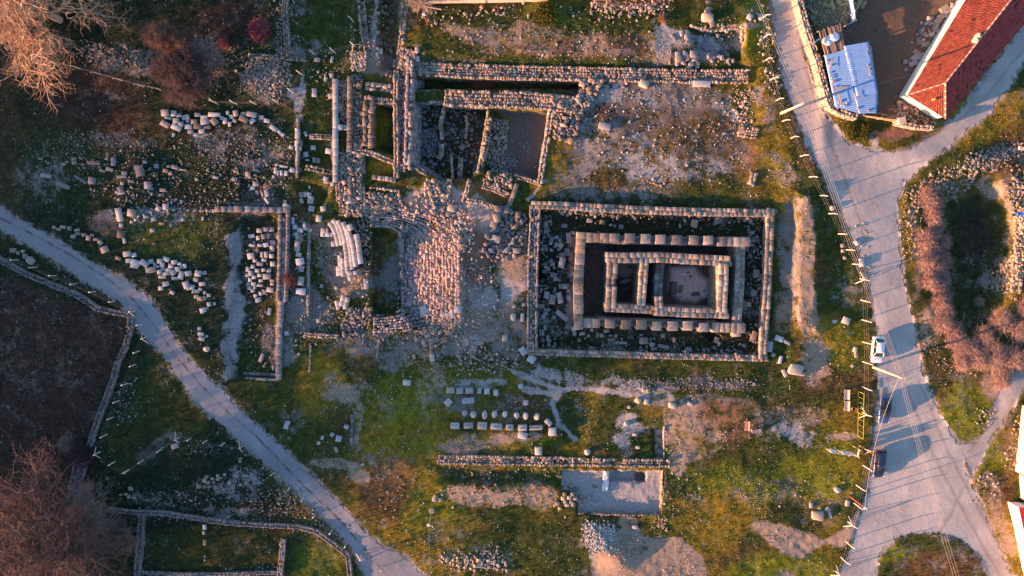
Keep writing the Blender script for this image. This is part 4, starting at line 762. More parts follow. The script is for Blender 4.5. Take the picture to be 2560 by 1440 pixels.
heap(1300, 700, 5.333, [(435,260,80,130,10),(530,240,75,150,-15),(560,475,65,190,-52),(655,240,55,70),(285,350,75,55),(350,395,70,40),(340,450,65,40),(310,490,60,55),(225,465,60,70),(290,700,70,85),(645,615,65,55),(715,655,60,75,-20),(730,715,50,50),(615,700,45,45),(830,715,80,45,-15),(915,745,45,40),(1035,735,30,65,5),(1090,740,55,50),(1155,680,75,50),(1280,745,40,50),(1210,742,50,28),(790,805,45,45),(1220,800,100,40),(1355,838,150,35,2),(1650,810,105,90),(1735,795,45,45,-30),(1760,860,60,60,25),(1690,895,30,50),(1360,790,26,30),(1620,735,45,30),(960,668,40,45),(455,500,55,50)],
     "fallen_block", "fallen stone", "on the temple court floor below the lower piers", "fallen stones in the temple court, lower side", 'cut', 'dim')
heap(1620, 480, 5.333, [(950,375,100,90),(620,420,90,110,10),(490,380,32,45),(1390,542,60,50),(1405,650,55,40,8),(1388,705,42,45),(1325,755,50,55),(1445,1090,80,110),(1520,1130,75,75),(430,455,30,50),(1360,375,45,40),(640,1360,100,50,-10),(345,1280,90,160,3),(440,1290,50,100,3),(235,1155,50,50),(1410,1350,80,80)],
     "fallen_block", "rough block", "in the temple court right side or chamber floor", "rough blocks in the temple's right half", 'rub', 'dim')
heap(1620, 700, 5.333, [(1415,755,70,140,18),(1280,880,55,40,30),(915,805,60,80,20),(540,930,85,60,-8),(210,890,160,50,12),(355,800,38,60),(30,795,45,40,-30),(200,745,50,55),(950,860,30,60,25),(1290,345,65,120),(1345,325,60,60)],
     "fallen_block", "dark fallen block", "in the lower right part of the temple court", "fallen blocks, temple court lower right", 'cut', 'dim')
for (u, v, w, l, a, lb, kd) in [(1948,847,20,14,20,"blue-grey block leaning outside the temple wall's east side",'cut'),(1966,855,24,8,28,"slim pale slab lying beside the leaning blue-grey block",'cut'),(1925,867,13,26,5,"flat grey slab against the temple wall's lower right corner",'cut'),(1952,900,8,20,12,"upright slim pale block below the temple's right corner",'cut'),(1962,933,9,20,-28,"slim stone lying left of the big brown boulder",'cut'),(1934,888,10,10,30,"small brown stone just outside the temple corner",'rub'),(1991,925,34,26,12,"big brown boulder with a dark shadow side",'rub'),(2008,936,14,10,0,"small stone touching the big brown boulder",'rub'),(1308,878,16,20,-35,"pale block leaning at the temple wall's lower left corner",'cut'),(1329,898,19,19,30,"square pale slab with a socket below the temple corner",'mar'),
   (1306,794,9,20,3,"slim upright stone just left of the temple wall",'cut'),(1283,793,13,19,0,"rounded grey boulder left of the temple wall",'rnd'),(1286,766,10,11,0,"small round pale boulder left of the temple wall",'rnd'),(1309,762,9,8,0,"tiny pale block touching the temple wall",'cut'),(1262,846,13,16,0,"pale stone on the brown ground below the white rock",'rub'),
   (1512,315,29,15,12,"pale hollow stone trough lying on the bare court",'mar'),(1755,209,42,14,1,"pale column piece lying against the long north wall",'mar'),(1610,208,24,17,20,"pale wedge-shaped stone beside the long north wall",'rub'),(1875,42,13,13,30,"pale square block near the fence top",'cut'),(1903,42,14,16,0,"round pale stone at the fence top",'rnd'),(1770,43,26,18,5,"flat grey boulder on dark ground near the top",'rub'),
   (2116,802,17,17,20,"bright square stone on the olive lawn left of the white car",'cut'),(2088,804,12,9,0,"small bright round stone left of the square one",'rnd'),(2139,875,9,14,15,"brown stone near the fence left of the white car",'rub'),(2142,888,9,12,-10,"orange-brown stone just below its twin by the fence",'rub'),(2132,915,9,8,-40,"small pale stone left of the utility pole foot",'rub'),
   (2095,1226,19,13,35,"egg-shaped white boulder casting a long shadow",'rnd'),(2029,1264,9,14,0,"small upright pale block on the lower right lawn",'cut'),(2120,1259,10,15,5,"white stone near the red lamp post",'cut'),(2045,1291,32,20,8,"large pale flat-topped boulder on the lower right lawn",'rub'),(2071,1274,13,12,35,"tan stone up right of the flat-topped boulder",'rub'),(2075,1286,6,12,-15,"small blue-white stone beside the tan one",'cut'),(2050,1273,8,7,0,"tiny stone just above the flat-topped boulder",'rub'),
   (2083,520,14,12,0,"white stone by the fence above the road bend",'rnd'),(2145,608,13,13,0,"round pale stone at the road verge",'rnd'),(2140,605,12,10,30,"flat pale stone touching the round verge stone",'cut'),(2155,657,12,20,-5,"tall white stone by the fence and road",'cut'),(2107,614,9,9,0,"dark pitted stone in the grass by the fence",'rub'),(2108,627,8,8,0,"small pale stone below the dark pitted one",'rub'),(2113,645,8,8,0,"small brown stone in the grass left of the fence",'rub'),
   (1130,521,19,17,20,"big pale angular stone on the orange slope",'rub'),(1167,597,7,10,0,"small white stone beside the theatre's edge",'rub'),(1145,773,17,17,0,"square white block at the theatre's lower right corner",'mar'),(1108,787,13,13,35,"tilted block between theatre foot and square white block",'cut'),(1120,788,12,12,-30,"second tilted block left of the square white block",'cut'),(1132,788,13,12,-35,"tilted block just below the square white block",'cut'),(1058,773,17,16,-25,"reddish block on the theatre's lower rows",'cut'),(1063,783,22,13,-35,"long reddish block leaning on the lower rows",'cut'),
   (915,710,12,26,-5,"tall white broken slab on the stage wall",'mar'),(1017,957,19,14,5,"pale rounded block on the grass below the theatre",'cut'),(1080,895,12,20,-5,"upright pale block in the wall line below the theatre",'cut'),(907,1162,9,6,-25,"small white block on the rim of the round hollow",'cut'),(715,1066,12,16,15,"pale stone standing near the track's middle stretch",'cut'),(719,1057,12,9,5,"flat pale stone above the standing one near the track",'cut'),
   (846,1097,14,15,10,"pale block inside the round grass hollow",'cut'),(830,1087,10,10,35,"blue-white block in the round hollow, left of the pale one",'cut'),(805,1095,8,11,10,"small white stone at the hollow's left side",'rnd'),(796,1108,9,9,0,"round white stone on the hollow's rim",'rnd'),(840,1125,8,14,-15,"triangular white stone at the bottom of the hollow",'rub'),(866,1068,12,10,30,"bluish stone beside the column of dark stones",'cut'),
   (1088,1246,12,16,20,"orange-lit rock at the rim of the small pit",'rub'),(1100,1250,12,9,0,"low stone beside the orange-lit rock",'rub'),(436,1116,18,14,-15,"pale square block at the bend of the wire fence",'mar'),(513,1330,8,60,0,None,None),
   (1587,1318,15,10,0,"grey stone above the white rubble heap",'rub'),(1597,1003,12,9,0,"pale stone at the end of the pale path",'cut'),(1611,977,10,8,0,"small lit stone by the path's right end",'rub'),(1620,977,10,9,0,"orange-lit stone at the path's far right end",'rub'),(1595,1002,13,14,35,"orange-lit block under the pale path",'rub'),(1617,1005,12,13,0,"sunlit block right of the path corner",'cut'),(1567,1060,14,13,0,"white block on the small pale patch",'rnd'),(1573,1018,9,8,0,"small pale stone below the pale path",'rub'),(1587,1087,10,7,0,"flat pale stone in the grass room",'cut'),(1595,1119,11,8,0,"stone low in the grass room",'rub'),(1469,1131,14,14,0,"pale boulder resting on the lower rubble wall",'rnd'),
   (515,873,18,14,0,"white oval boulder alone on the slope by the track",'rnd'),(1985,433,8,8,0,None,None),(1726,1010,14,8,20,"pale slab on the low earth edge",'cut'),(1681,1014,18,14,10,"rough lit stone heap piece at the earth edge",'rub'),(1302,966,13,12,-15,"small white wedge stone above the block rows",'cut'),(1315,1007,12,12,0,"small square white block above the drum row",'mar'),
   (1560,708,36,16,-15,None,None)]:
    if lb: block("pale_stone" if kd in ('mar', 'cut') else "boulder", lb, "stone", u, v, w, l, a, None, kd, {'mar': 'pale', 'cut': 'pale', 'rnd': 'pale', 'rub': 'cream'}[kd])
heap(0, 480, 3, [(1495,1025,28,28),(1505,1065,50,30,10),(1510,1100,50,35,20),(1548,1083,24,18)], "stone_block", "white angular stone", "in the small group on the slope by the track", "small group of white stones on the slope")
heap(0, 960, 3, [(1545,698,38,28),(1590,712,28,28),(1630,690,28,26),(1530,728,36,36),(1560,742,36,28),(1600,740,28,28),(1565,772,32,28),(1610,772,34,28),(1530,770,30,30),(1630,715,36,30),(1655,705,28,22),(1680,682,26,24),(1658,755,30,24),(1490,770,40,34),(1765,692,48,32,15),(1715,745,35,40,-20),(1742,775,40,40),(1745,808,36,30),(1715,850,34,38),(1800,758,30,28),(1830,715,30,30),(1845,690,34,26),(1800,560,38,20),(1797,582,26,22),(1882,880,28,26),(960,850,30,28),(1000,857,35,26),(975,788,45,34,20),(940,830,28,16),(903,832,26,18)],
     "boulder", "rounded grey boulder", "in the loose group on the dark lawn below the track", "rounded boulders on the dark lawn", 'rnd', 'lime', "boulder")
heap(1280, 960, 3, [(400,785,30,30),(445,765,28,28),(480,795,34,30),(395,830,28,28),(430,855,34,32),(385,862,32,30),(455,830,28,28),(475,862,32,28),(515,845,34,30),(400,885,30,24),(445,885,30,24),(340,900,34,34),(415,910,36,26),(460,905,30,30),(505,885,28,26),(545,875,32,26),(578,855,32,30),(515,912,30,26),(360,935,28,20),(320,915,24,20)],
     "boulder", "rough stone", "in the pile at the excavated floor's left edge", "stones piled at the excavated floor", 'rub', 'lime', "boulder")
heap(1280, 0, 3, [(1255,440,55,50),(1320,432,40,40),(1365,405,55,50),(1370,440,40,36),(1300,405,40,34),(1245,405,40,34),(1290,465,34,30),(1345,475,45,36),(1395,470,34,30),(1325,505,40,30),(1390,500,30,26),(1240,480,30,26),(1275,250,30,40),(1310,235,30,26),(1310,270,30,34),(1205,265,30,24),(1225,290,26,20)],
     "boulder", "rough boulder", "in the pile above the long north wall near the blue-grey dust patch", "boulders near the dust patch", 'rub', 'grey', "boulder")
heap(0, 960, 3, [(1534,1075,28,42,0),(1526,1118,20,30,0),(1534,1190,26,50,0),(1534,1322,12,16,0),(1536,1295,10,12,0)], "stone_block", "small grey block", "in the line down the middle of the green enclosure", "stones in the green enclosure", 'cut', 'pale')
# the display rows on the lawn
k5 = lambda i: (1080 + i[0] / 5.333, 940 + i[1] / 5.333, i[2] / 5.333, i[3] / 5.333)
RW = [("stone_block", [(247,192,110,78),(372,200,90,80),(497,198,105,75),(632,200,55,70),(732,205,70,80),(853,225,62,80)], 'mar', "white block in the upper display row, %s from the left", "blocks of the upper display row", .5),
      ("column_drum", [(441,505,66,80),(555,512,75,92),(700,520,70,112),(835,513,66,92),(975,512,66,78),(1125,527,64,76),(1253,540,70,96),(1402,540,74,82)], 'drum', "white column drum in the drum row, %s from the left", "row of column drums", .7),
      ("stone_block", [(305,665,115,80),(485,662,125,82),(670,665,125,95),(858,675,150,80),(1035,687,98,75),(1207,693,120,78),(1385,692,180,60)], 'mar', "white carved block in the long lower display row, %s from the left", "blocks of the lower display row", .65)]
ORD = ["first", "second", "third", "fourth", "fifth", "sixth", "seventh", "eighth"]
DARK = mat_flat("dark_hole", (.03, .025, .03), .9)
for nm, L, kd, lb, grp, h in RW:
    for i, it in enumerate(L):
        u, v, w, l = k5(it); ang = {1: -35}.get(i, R.uniform(-6, 6)) if kd == 'drum' else (R.uniform(-4, 4) + (8 if (kd == 'mar' and i == 3) else 0))
        if kd == 'mar':
            o = block(nm, lb % ORD[i], "stone block", u, v, w, l, ang, h, 'mar', 'pale', grp)
            if nm == "stone_block" and len(L) == 7:
                mb = MB(); 
                if i < 3:
                    for (a, b) in [(-.25, .12), (.15, .15), (.1, -.18)][:3 - (i == 1)]: mb.box((a * w * PM, b * l * PM, h - .03), (.13, .13, .05), .1)
                else: mb.box((0, .02, h - .03), (w * PM * .5, .12, .05), .25 if i == 5 else 0)
                mb.build("socket", DARK, o)
        else:
            z = float(hz(u, v)); mb = MB(); rx, ry = w * PM / 2, l * PM / 2; n = 20; vs = []; fs = []; col = tint('pale')
            prof = [(0, 1.0), (.55, 1.02), (.68, .97), (.72, .8)]
            for (zz, k) in prof:
                for j in range(n): a = 2 * math.pi * j / n; vs.append((rx * k * math.cos(a), ry * k * math.sin(a), zz + .04 * math.cos(a + i)))
            vs.append((0, 0, .70))
            for q in range(3):
                for j in range(n): fs.append((q * n + j, q * n + (j + 1) % n, (q + 1) * n + (j + 1) % n, (q + 1) * n + j))
            for j in range(n): fs.append((3 * n + j, 3 * n + (j + 1) % n, 4 * n))
            mb.add(vs, fs, col); o = mb.build(nm, MARBLE, None, True); x, y = P(u, v, z + .5); o.location = (float(x), float(y), z - .05); o.rotation_euler = (R.uniform(-.2, .2), R.uniform(-.2, .2), math.radians(-ang))
            tag(o, lb % ORD[i], "column drum", grp)
for it, a, lb in [((215,355,80,90),45,"diamond-turned white block under the upper display row"),((480,330,165,75),-5,"long broken white block with a notch under the upper display row"),((1552,622,100,60),45,"slanted white block beside the path bend"),((1607,745,105,110),0,"large square white block at the lower display row's right end"),((1213,797,120,85),15,"jagged white boulder below the lower display row"),((1420,1003,95,105),0,"white block standing on the rubble wall")]:
    u, v, w, l = k5(it); block("stone_block", lb, "stone block", u, v, w, l, a, .65, 'mar', 'pale')
# fallen column lying in the small chamber
q = G3(1563, 702); mb = MB(); mb.tube([(-1.05, 0, .36), (1.05, 0, .36)], .36, 16, tint('grey')); o = mb.build("column_shaft", STONE, None, True); o.location = q; o.rotation_euler = (0, 0, .28)
tag(o, "thick column piece lying in the small temple chamber", "column piece")
# tarp over the trench edge
mb = MB(); nu, nv = 8, 18; vs = []; pu = [(1510,1178),(1523,1178),(1521,1228),(1504,1228)]
for i in range(nv):
    for j in range(nu):
        a, b = j / (nu - 1), i / (nv - 1); u = (pu[0][0] * (1 - a) + pu[1][0] * a) * (1 - b) + (pu[3][0] * (1 - a) + pu[2][0] * a) * b; v = 1178 + 50 * b + R.uniform(-.6, .6)
        z = float(hz(u, v)) + .12 + .12 * float(vnoise(j, i, 1.6, 7)) + R.uniform(0, .08); x, y = P(u + R.uniform(-1, 1), v, z); vs.append((float(x), float(y), z))
mb.add(vs, [(i * nu + j, (i + 1) * nu + j, (i + 1) * nu + j + 1, i * nu + j + 1) for i in range(nv - 1) for j in range(nu - 1)], (.72, .70, .72)); o = mb.build("crumpled_tarp", PAINTED, None, True)
sm = o.modifiers.new("solid", 'SOLIDIFY'); sm.thickness = .02; tag(o, "crumpled white sheet on the excavated floor beside the trench", "tarp")
# ---------------------------------------------------------------- rubble too small to count
SF = [
 ([(620,140),(720,150),(730,200),(700,245),(640,240),(600,190)], 900, .12,.4,'lime'), ([(690,0),(735,0),(735,140),(700,140)], 220,.15,.4,'lime'), ([(200,100),(350,130),(360,170),(250,170),(190,130)], 420,.12,.32,'lime'),
 ([(740,130),(830,120),(870,200),(830,260),(760,180)],120,.12,.4,'lime'), ([(120,380),(700,400),(700,470),(300,500),(60,430)],330,.12,.4,'lime'), ([(400,340),(740,330),(740,440),(560,440)],330,.1,.26,'lime'),
 ([(60,330),(740,340),(740,470),(60,480)],900,.08,.24,'lime'), ([(380,470),(560,500),(560,620),(280,600)],260,.08,.24,'grey'), ([(740,440),(900,440),(1000,860),(720,860)],500,.08,.26,'lime'), ([(140,320),(380,350),(380,400),(150,380)],160,.1,.22,'lime'), ([(540,490),(720,490),(715,515),(420,525),(400,500)],150,.15,.4,'grey'), ([(280,470),(440,480),(460,560),(300,560)],150,.15,.5,'grey'),
 ([(600,560),(690,560),(690,930),(620,930)],200,.12,.4,'grey'), ([(715,550),(770,540),(770,760),(718,800)],230,.15,.45,'grey'), ([(700,770),(870,730),(880,850),(720,880)],330,.1,.35,'lime'),
 ([(775,540),(850,560),(850,730),(775,760)],130,.1,.3,'lime'), ([(860,790),(1000,830),(1080,850),(1080,930),(900,860)],260,.12,.4,'lime'), ([(1050,840),(1180,810),(1240,880),(1280,920),(1100,900)],260,.12,.45,'grey'),
 ([(1150,880),(1300,880),(1300,930),(1130,930)],330,.12,.4,'lime'), ([(1480,950),(1900,950),(1870,975),(1620,972)],600,.1,.24,'grey'), ([(1290,880),(1340,900),(1330,960),(1280,930)],60,.12,.35,'grey'),
 ([(1320,500),(1900,540),(1900,880),(1330,870)],700,.1,.4,'dim'), ([(1036,262),(1200,266),(1190,430),(1100,448),(1040,405)],500,.15,.6,'dim'), ([(1045,20),(1640,20),(1640,40),(1480,60),(1380,40),(1045,60)],180,.15,.5,'cream'),
 ([(1480,5),(1680,5),(1660,28),(1490,24)],330,.15,.45,'cream'), ([(1100,60),(1700,60),(1700,155),(1100,140)],260,.1,.3,'cream'), ([(1500,210),(1880,215),(1860,470),(1420,460)],330,.1,.35,'pale'),
 ([(1840,215),(1880,225),(1870,320),(1830,300)],130,.12,.4,'cream'), ([(1890,20),(1925,20),(1960,230),(1920,230)],140,.15,.5,'cream'), ([(1770,60),(1830,60),(1830,160),(1690,160),(1700,120)],190,.15,.6,'grey'),
 ([(1095,1168),(1400,1170),(1400,1205),(1100,1200)],80,.15,.45,'lime'), ([(1180,960),(1420,960),(1400,1130),(1090,1130)],120,.1,.3,'lime'), ([(1090,1170),(1420,1200),(1420,1290),(1080,1280)],80,.1,.35,'cream'),
 ([(1465,1310),(1540,1315),(1535,1350),(1520,1375),(1470,1372),(1460,1345)],900,.12,.36,'pale'), ([(1545,1350),(1585,1340),(1600,1390),(1550,1400)],330,.1,.26,'cream'), ([(1640,1300),(1665,1300),(1665,1320),(1636,1320)],60,.12,.35,'cream'),
 ([(1100,1385),(1160,1385),(1260,1400),(1270,1420),(1120,1425)],330,.15,.5,'cream'), ([(1205,1370),(1250,1370),(1250,1410),(1210,1410)],150,.12,.3,'grey'),
 ([(2290,460),(2400,410),(2450,400),(2430,470),(2330,520),(2280,520)],400,.15,.5,'lime'), ([(2410,395),(2540,355),(2560,375),(2480,420),(2430,430)],500,.15,.42,'mix'), ([(2530,420),(2600,415),(2600,560),(2535,560),(2520,500)],330,.15,.45,'lime'),
 ([(2255,480),(2290,480),(2300,640),(2280,660),(2250,560)],160,.12,.4,'cream'), ([(2500,650),(2545,640),(2540,740),(2480,720)],330,.15,.45,'lime'), ([(2300,840),(2380,860),(2440,930),(2380,960),(2320,900)],130,.12,.34,'mix'),
 ([(2440,1020),(2480,1020),(2480,1060),(2430,1060)],40,.12,.4,'cream'), ([(2540,1020),(2552,1020),(2545,1180),(2520,1180)],60,.15,.5,'cream'), ([(2430,1190),(2490,1190),(2500,1260),(2440,1260)],60,.12,.35,'cream'),
 ([(2310,60),(2400,0),(2410,10),(2340,120),(2280,180),(2270,160)],190,.2,.7,'grey'), ([(2235,250),(2350,300),(2330,315),(2240,300)],160,.15,.5,'lime'), ([(580,1170),(720,1150),(740,1290),(600,1290)],400,.1,.3,'lime'), ([(360,1220),(560,1200),(600,1300),(380,1290)],280,.1,.28,'lime'),
 ([(700,1200),(780,1250),(780,1300),(690,1290)],160,.12,.35,'lime'), ([(440,1090),(650,1120),(640,1140),(430,1130)],130,.1,.26,'grey'), ([(270,970),(345,930),(350,1030),(290,1060)],120,.12,.32,'grey'), ([(320,1260),(880,1310),(880,1400),(760,1330),(330,1290)],330,.1,.3,'grey'),
 ([(950,850),(1080,850),(1080,1000),(900,1000)],120,.1,.3,'lime'), ([(900,1000),(1100,1000),(1080,1350),(950,1350)],200,.1,.28,'cream'), ([(780,980),(930,980),(920,1170),(800,1170)],160,.1,.26,'lime'), ([(860,60),(1020,60),(1000,200),(880,180)],160,.15,.5,'lime'), ([(900,0),(990,0),(980,60),(900,60)],80,.15,.5,'lime'),
 ([(2140,560),(2165,560),(2185,700),(2160,700)],60,.12,.3,'cream'), ([(1880,1190),(2140,1210),(2100,1300),(1900,1290)],60,.1,.3,'pale'), ([(1660,1180),(1760,1180),(1760,1290),(1660,1290)],60,.1,.3,'pale'), ([(560,1420),(720,1410),(720,1440),(560,1440)],100,.1,.3,'grey'),
]
for poly, n, a, b, tk in SF: field("loose_rubble", poly, n, a, b, 'rub', tk, 0, .04, kindtag="stuff", poisson=False)
# pebbles over everything, thicker where the ground is bare
def scatter_uv(n, dens):
    out_u, out_v = [], []; tot = 0
    while tot < n:
        u = NR.uniform(-60, 2620, n * 3); v = NR.uniform(-60, 1500, n * 3); k = NR.random(n * 3) < dens(u, v); out_u.append(u[k]); out_v.append(v[k]); tot += k.sum()
    return np.concatenate(out_u)[:n], np.concatenate(out_v)[:n]
def pden(u, v):
    m = look(mkc, u, v); c = fbm(u, v, 26, 3, 131); rr_ = np.minimum(look(rdc, u, v), look(tdc, u, v))
    return np.where(rr_ < 0, .006, (0.10 + .5 * m) * sstep(.42, .75, c) * (u < 2130))
u, v = scatter_uv(24000, pden); z = hz(u, v); x, y = P(u, v, z); s = .06 + .16 * NR.random(len(u)) ** 2.5
k = NR.uniform(.6, 1.25, len(u)); S = np.stack([x, y, z + s * .2, s * NR.uniform(.8, 1.5, len(u)), s, s * .8, NR.uniform(0, 6, len(u)), NR.uniform(0, .4, len(u)), .46 * k, .42 * k, .38 * k], 1)
tag(link("pebbles", stones_mesh("pebbles", [(S, 'peb')]), STONE), kind="stuff")
# grass tufts
def gden(u, v):
    m = look(mkc, u, v); rr_ = np.minimum(look(rdc, u, v), look(tdc, u, v)); return np.where(rr_ < 3, 0, np.clip(1.0 - m * 1.3, 0, 1))
n = 90000; u, v = scatter_uv(n, gden); z = hz(u, v); x, y = P(u, v, z); c = look(gcc, u, v) * NR.uniform(.6, 1.9, (n, 1)); a = NR.uniform(0, 6.28, n); hh = NR.uniform(.08, .24, n); w_ = NR.uniform(.05, .12, n)
le = NR.uniform(-.12, .12, (n, 2)); p0 = np.stack([x - np.cos(a) * w_, y - np.sin(a) * w_, z - .03], 1); p1 = np.stack([x + np.cos(a) * w_, y + np.sin(a) * w_, z - .03], 1); p2 = np.stack([x + le[:, 0], y + le[:, 1], z + hh], 1)
V_ = np.stack([p0, p1, p2], 1).reshape(-1, 3); T_ = np.arange(3 * n).reshape(-1, 3)
GR = mat_attr("grass_blades", .9, 2, .8, 1.2, 0, 5, .1)
tag(link("grass_tufts", raw_mesh("grass_tufts", V_, None, T_, np.repeat(c, 3, 0)), GR), kind="stuff")
# ---------------------------------------------------------------- bare trees and shrubs
def seg_mesh(name, segs, col0, colv=.18, n=3):
    A = np.array([(*s[0], *s[1], s[2], s[3]) for s in segs]); p0, p1 = A[:, :3], A[:, 3:6]; d_ = p1 - p0; L = np.linalg.norm(d_, axis=1, keepdims=True) + 1e-9; d_ = d_ / L
    up = np.where(np.abs(d_[:, 2:3]) < .9, np.array([[0, 0, 1.]]), np.array([[1., 0, 0]])); a = np.cross(d_, up); a /= np.linalg.norm(a, axis=1, keepdims=True); b = np.cross(d_, a); rings = []
    for (p, r) in ((p0, A[:, 6:7]), (p1, A[:, 7:8])):
        for k in range(n): t = 2 * math.pi * k / n; rings.append(p + (a * math.cos(t) + b * math.sin(t)) * r)
    V_ = np.stack(rings, 1).reshape(-1, 3); m = len(A); o_ = (np.arange(m) * 2 * n)[:, None, None]
    q = np.array([[k, (k + 1) % n, n + (k + 1) % n, n + k] for k in range(n)])[None] + o_
    c = np.array(col0)[None] * NR.uniform(1 - colv, 1 + colv, (m, 1)); return raw_mesh(name, V_, q.reshape(-1, 4), None, np.repeat(c, 2 * n, 0))
def grow(base, height, rad, lv, seed, spread=.9, thick=1.0, kids=(7, 5, 5, 4), up=.35, wob=.25):
    r = random.Random(seed); big, tw = [], []
    def br(p, d_, L, rr, level):
        nseg = 3 if level < 3 else 2; pts = [p]; q = Vector(p); dd = Vector(d_)
        for i in range(nseg):
            dd = (dd + Vector((r.gauss(0, wob), r.gauss(0, wob), r.gauss(0, wob * .6) + up * .15))).normalized(); q = q + dd * (L / nseg); pts.append(q.copy())
            a, b = rr * (1 - i / nseg * .55), rr * (1 - (i + 1) / nseg * .55); (big if level < 2 else tw).append((tuple(pts[-2]), tuple(pts[-1]), a, b))
        if level >= lv: return
        k = kids[min(level, len(kids) - 1)]
        for i in range(k):
            t = .35 + .65 * (i + r.random()) / k; j = min(int(t * nseg), nseg - 1); f = t * nseg - j; s = pts[j].lerp(pts[j + 1], f); ax = dd.orthogonal().normalized(); ax.rotate(Matrix.Rotation(r.uniform(0, 6.28), 3, dd))
            nd = (dd * (1 - spread * .5) + ax * spread * r.uniform(.5, 1.0) + Vector((0, 0, up * .3))).normalized(); br(s, nd, L * r.uniform(.5, .78), rr * .5, level + 1)
    tr = Vector(base); n0 = kids[0]; th_ = height * .28; top = tr + Vector((r.uniform(-.3, .3), r.uniform(-.3, .3), th_)); R0 = .034 * height * thick
    big.append((tuple(tr - Vector((0, 0, .2))), tuple(top), R0 * 1.25, R0))
    for i in range(n0):
        az = 2 * math.pi * (i + r.random() * .6) / n0; el = r.uniform(.35, 1.15) if i else 1.4; d_ = Vector((math.cos(az) * math.cos(el), math.sin(az) * math.cos(el), math.sin(el)))
        br(top - Vector((0, 0, r.uniform(0, .3) * th_)), d_, rad * r.uniform(.5, .7), R0 * .55, 0)
    return big, tw
def tree(name, label, u, v, height, rad, lv, seed, col, group=None, cat="tree", tsize=1.0, **kw):
    b = G3(u, v); e = empty(name, b); big, tw = grow((0, 0, 0), height, rad, lv, seed, **kw)
    tw = [(a, c, max(r0 * tsize, .008), max(r1 * tsize, .006)) for a, c, r0, r1 in tw]
    link("trunk", seg_mesh("trunk", big, tuple(x * 1.15 for x in col), .1, 6), BARK, e); link("crown", seg_mesh("crown", tw, col), BARK, e); tag(e, label, cat, group); return e
tree("bare_tree", "large bare tree with sunlit orange branches in the top left corner", 150, 50, 11, 11.5, 4, 3, (.50,.34,.24), tsize=1.4, kids=(9, 5, 4, 3), up=.15, wob=.28, thick=1.25)
tree("bare_tree", "tall bare tree with dense dark purple-brown twigs above the row of blocks", 482, 200, 8, 4.6, 4, 8, (.12,.085,.09), tsize=1.0, kids=(9, 7, 6, 5), up=.2)
tree("bare_tree", "bare tree with rust-lit top just above the dark purple-brown one", 462, 128, 8, 4.2, 4, 9, (.20,.12,.10), tsize=1.0, kids=(8, 7, 6, 5), up=.2)
tree("bare_tree", "small pale bare tree right of the two dense bare trees", 540, 150, 4, 3.6, 3, 12, (.34,.26,.24), tsize=1.6, kids=(8, 6, 5, 4))
tree("bare_tree", "huge bare tree with spreading brown branches in the lower left corner", 185, 1290, 12, 14, 4, 21, (.185,.115,.105), tsize=1.2, kids=(10, 5, 4, 3), up=.1, wob=.25, thick=1.2)
tree("bare_tree", "thin grey bare tree beside the wall stump at lower left", 255, 1262, 6, 5.5, 3, 23, (.26,.22,.22), tsize=1.8, kids=(8, 7, 6, 4))
tree("bare_tree", "bare dark tree by the straight wall of the green enclosure", 325, 1320, 5, 4.0, 3, 24, (.17,.13,.13), tsize=1.6, kids=(7, 6, 6, 4))
tree("bare_tree", "small bare tree standing on the end of the top wall", 1056, 12, 4, 3.2, 3, 25, (.36,.28,.26), tsize=1.5, kids=(7, 6, 5, 4))
def shrub(name, label, u, v, rad, n, col, h=None, group=None, kind=None, rx=1.0, ry=1.0, leaf=0, seed=0, lcol=None):
    b = G3(u, v); r = random.Random(seed or int(u + v)); S = []; h = h or rad * .9
    for i in range(n):
        a = r.uniform(0, 6.28); q = r.random() ** .6; d_ = Vector((math.cos(a) * q * rx, math.sin(a) * q * ry, 0)) * rad; s = d_ * r.uniform(.1, .6); e_ = d_ + Vector((r.gauss(0, .15), r.gauss(0, .15), 0)) * rad + Vector((0, 0, h * (1 - .6 * q * q) * r.uniform(.6, 1.15)))
        s = s + Vector((0, 0, e_.z * .25 * r.random())); m = s.lerp(e_, .55) + Vector((r.gauss(0, .08), r.gauss(0, .08), .1)) * rad; S.append((tuple(s), tuple(m), .022, .015)); S.append((tuple(m), tuple(e_), .015, .008))
        for k in range(2): t = m + Vector((r.gauss(0, .22), r.gauss(0, .22), abs(r.gauss(0, .15)))) * rad * .6; S.append((tuple(m), tuple(t), .012, .007))
    o = link(name, seg_mesh(name, S, col, .35), BARK); o.location = b
    if leaf:
        n = leaf; A = NR.normal(0, 1, (n, 3)); A /= np.linalg.norm(A, axis=1, keepdims=True); A *= NR.uniform(.45, 1, (n, 1)); c = np.stack([A[:, 0] * rad * rx, A[:, 1] * rad * ry, np.abs(A[:, 2]) * h + .05], 1); t = NR.normal(0, .09, (n, 3, 3)); V_ = (c[:, None] + t).reshape(-1, 3)
        cl = np.array(lcol)[None] * NR.uniform(.5, 1.6, (n, 1)); o2 = link("foliage", raw_mesh("foliage", V_, None, np.arange(3 * n).reshape(-1, 3), np.repeat(cl, 3, 0)), GR, o)
    tag(o, label, "shrub", group, kind); return o
shrub("shrub", "round pink-red shrub beside the dry-stone wall at upper left", 652, 76, 1.9, 500, (.34,.12,.12), 1.8, leaf=900, lcol=(.55,.10,.13))
shrub("shrub", "small dark red shrub right of the small pale tree", 562, 108, 1.2, 260, (.26,.10,.10))
shrub("shrub", "orange-red tangle of twigs in the dark trench", 1205, 213, 2.2, 420, (.42,.16,.09), 1.2, ry=.55)
shrub("shrub", "reddish bare shrub on the broad courtyard wall", 724, 695, 1.6, 330, (.26,.12,.11), 1.0)
shrub("shrub", "small pinkish shrub in the dark field near the wall's lower end", 172, 1108, 1.6, 330, (.32,.22,.20))
shrub("shrub", "dark purple shrub hiding a gap in the field wall", 212, 1136, 2.4, 700, (.10,.06,.08), 1.6)
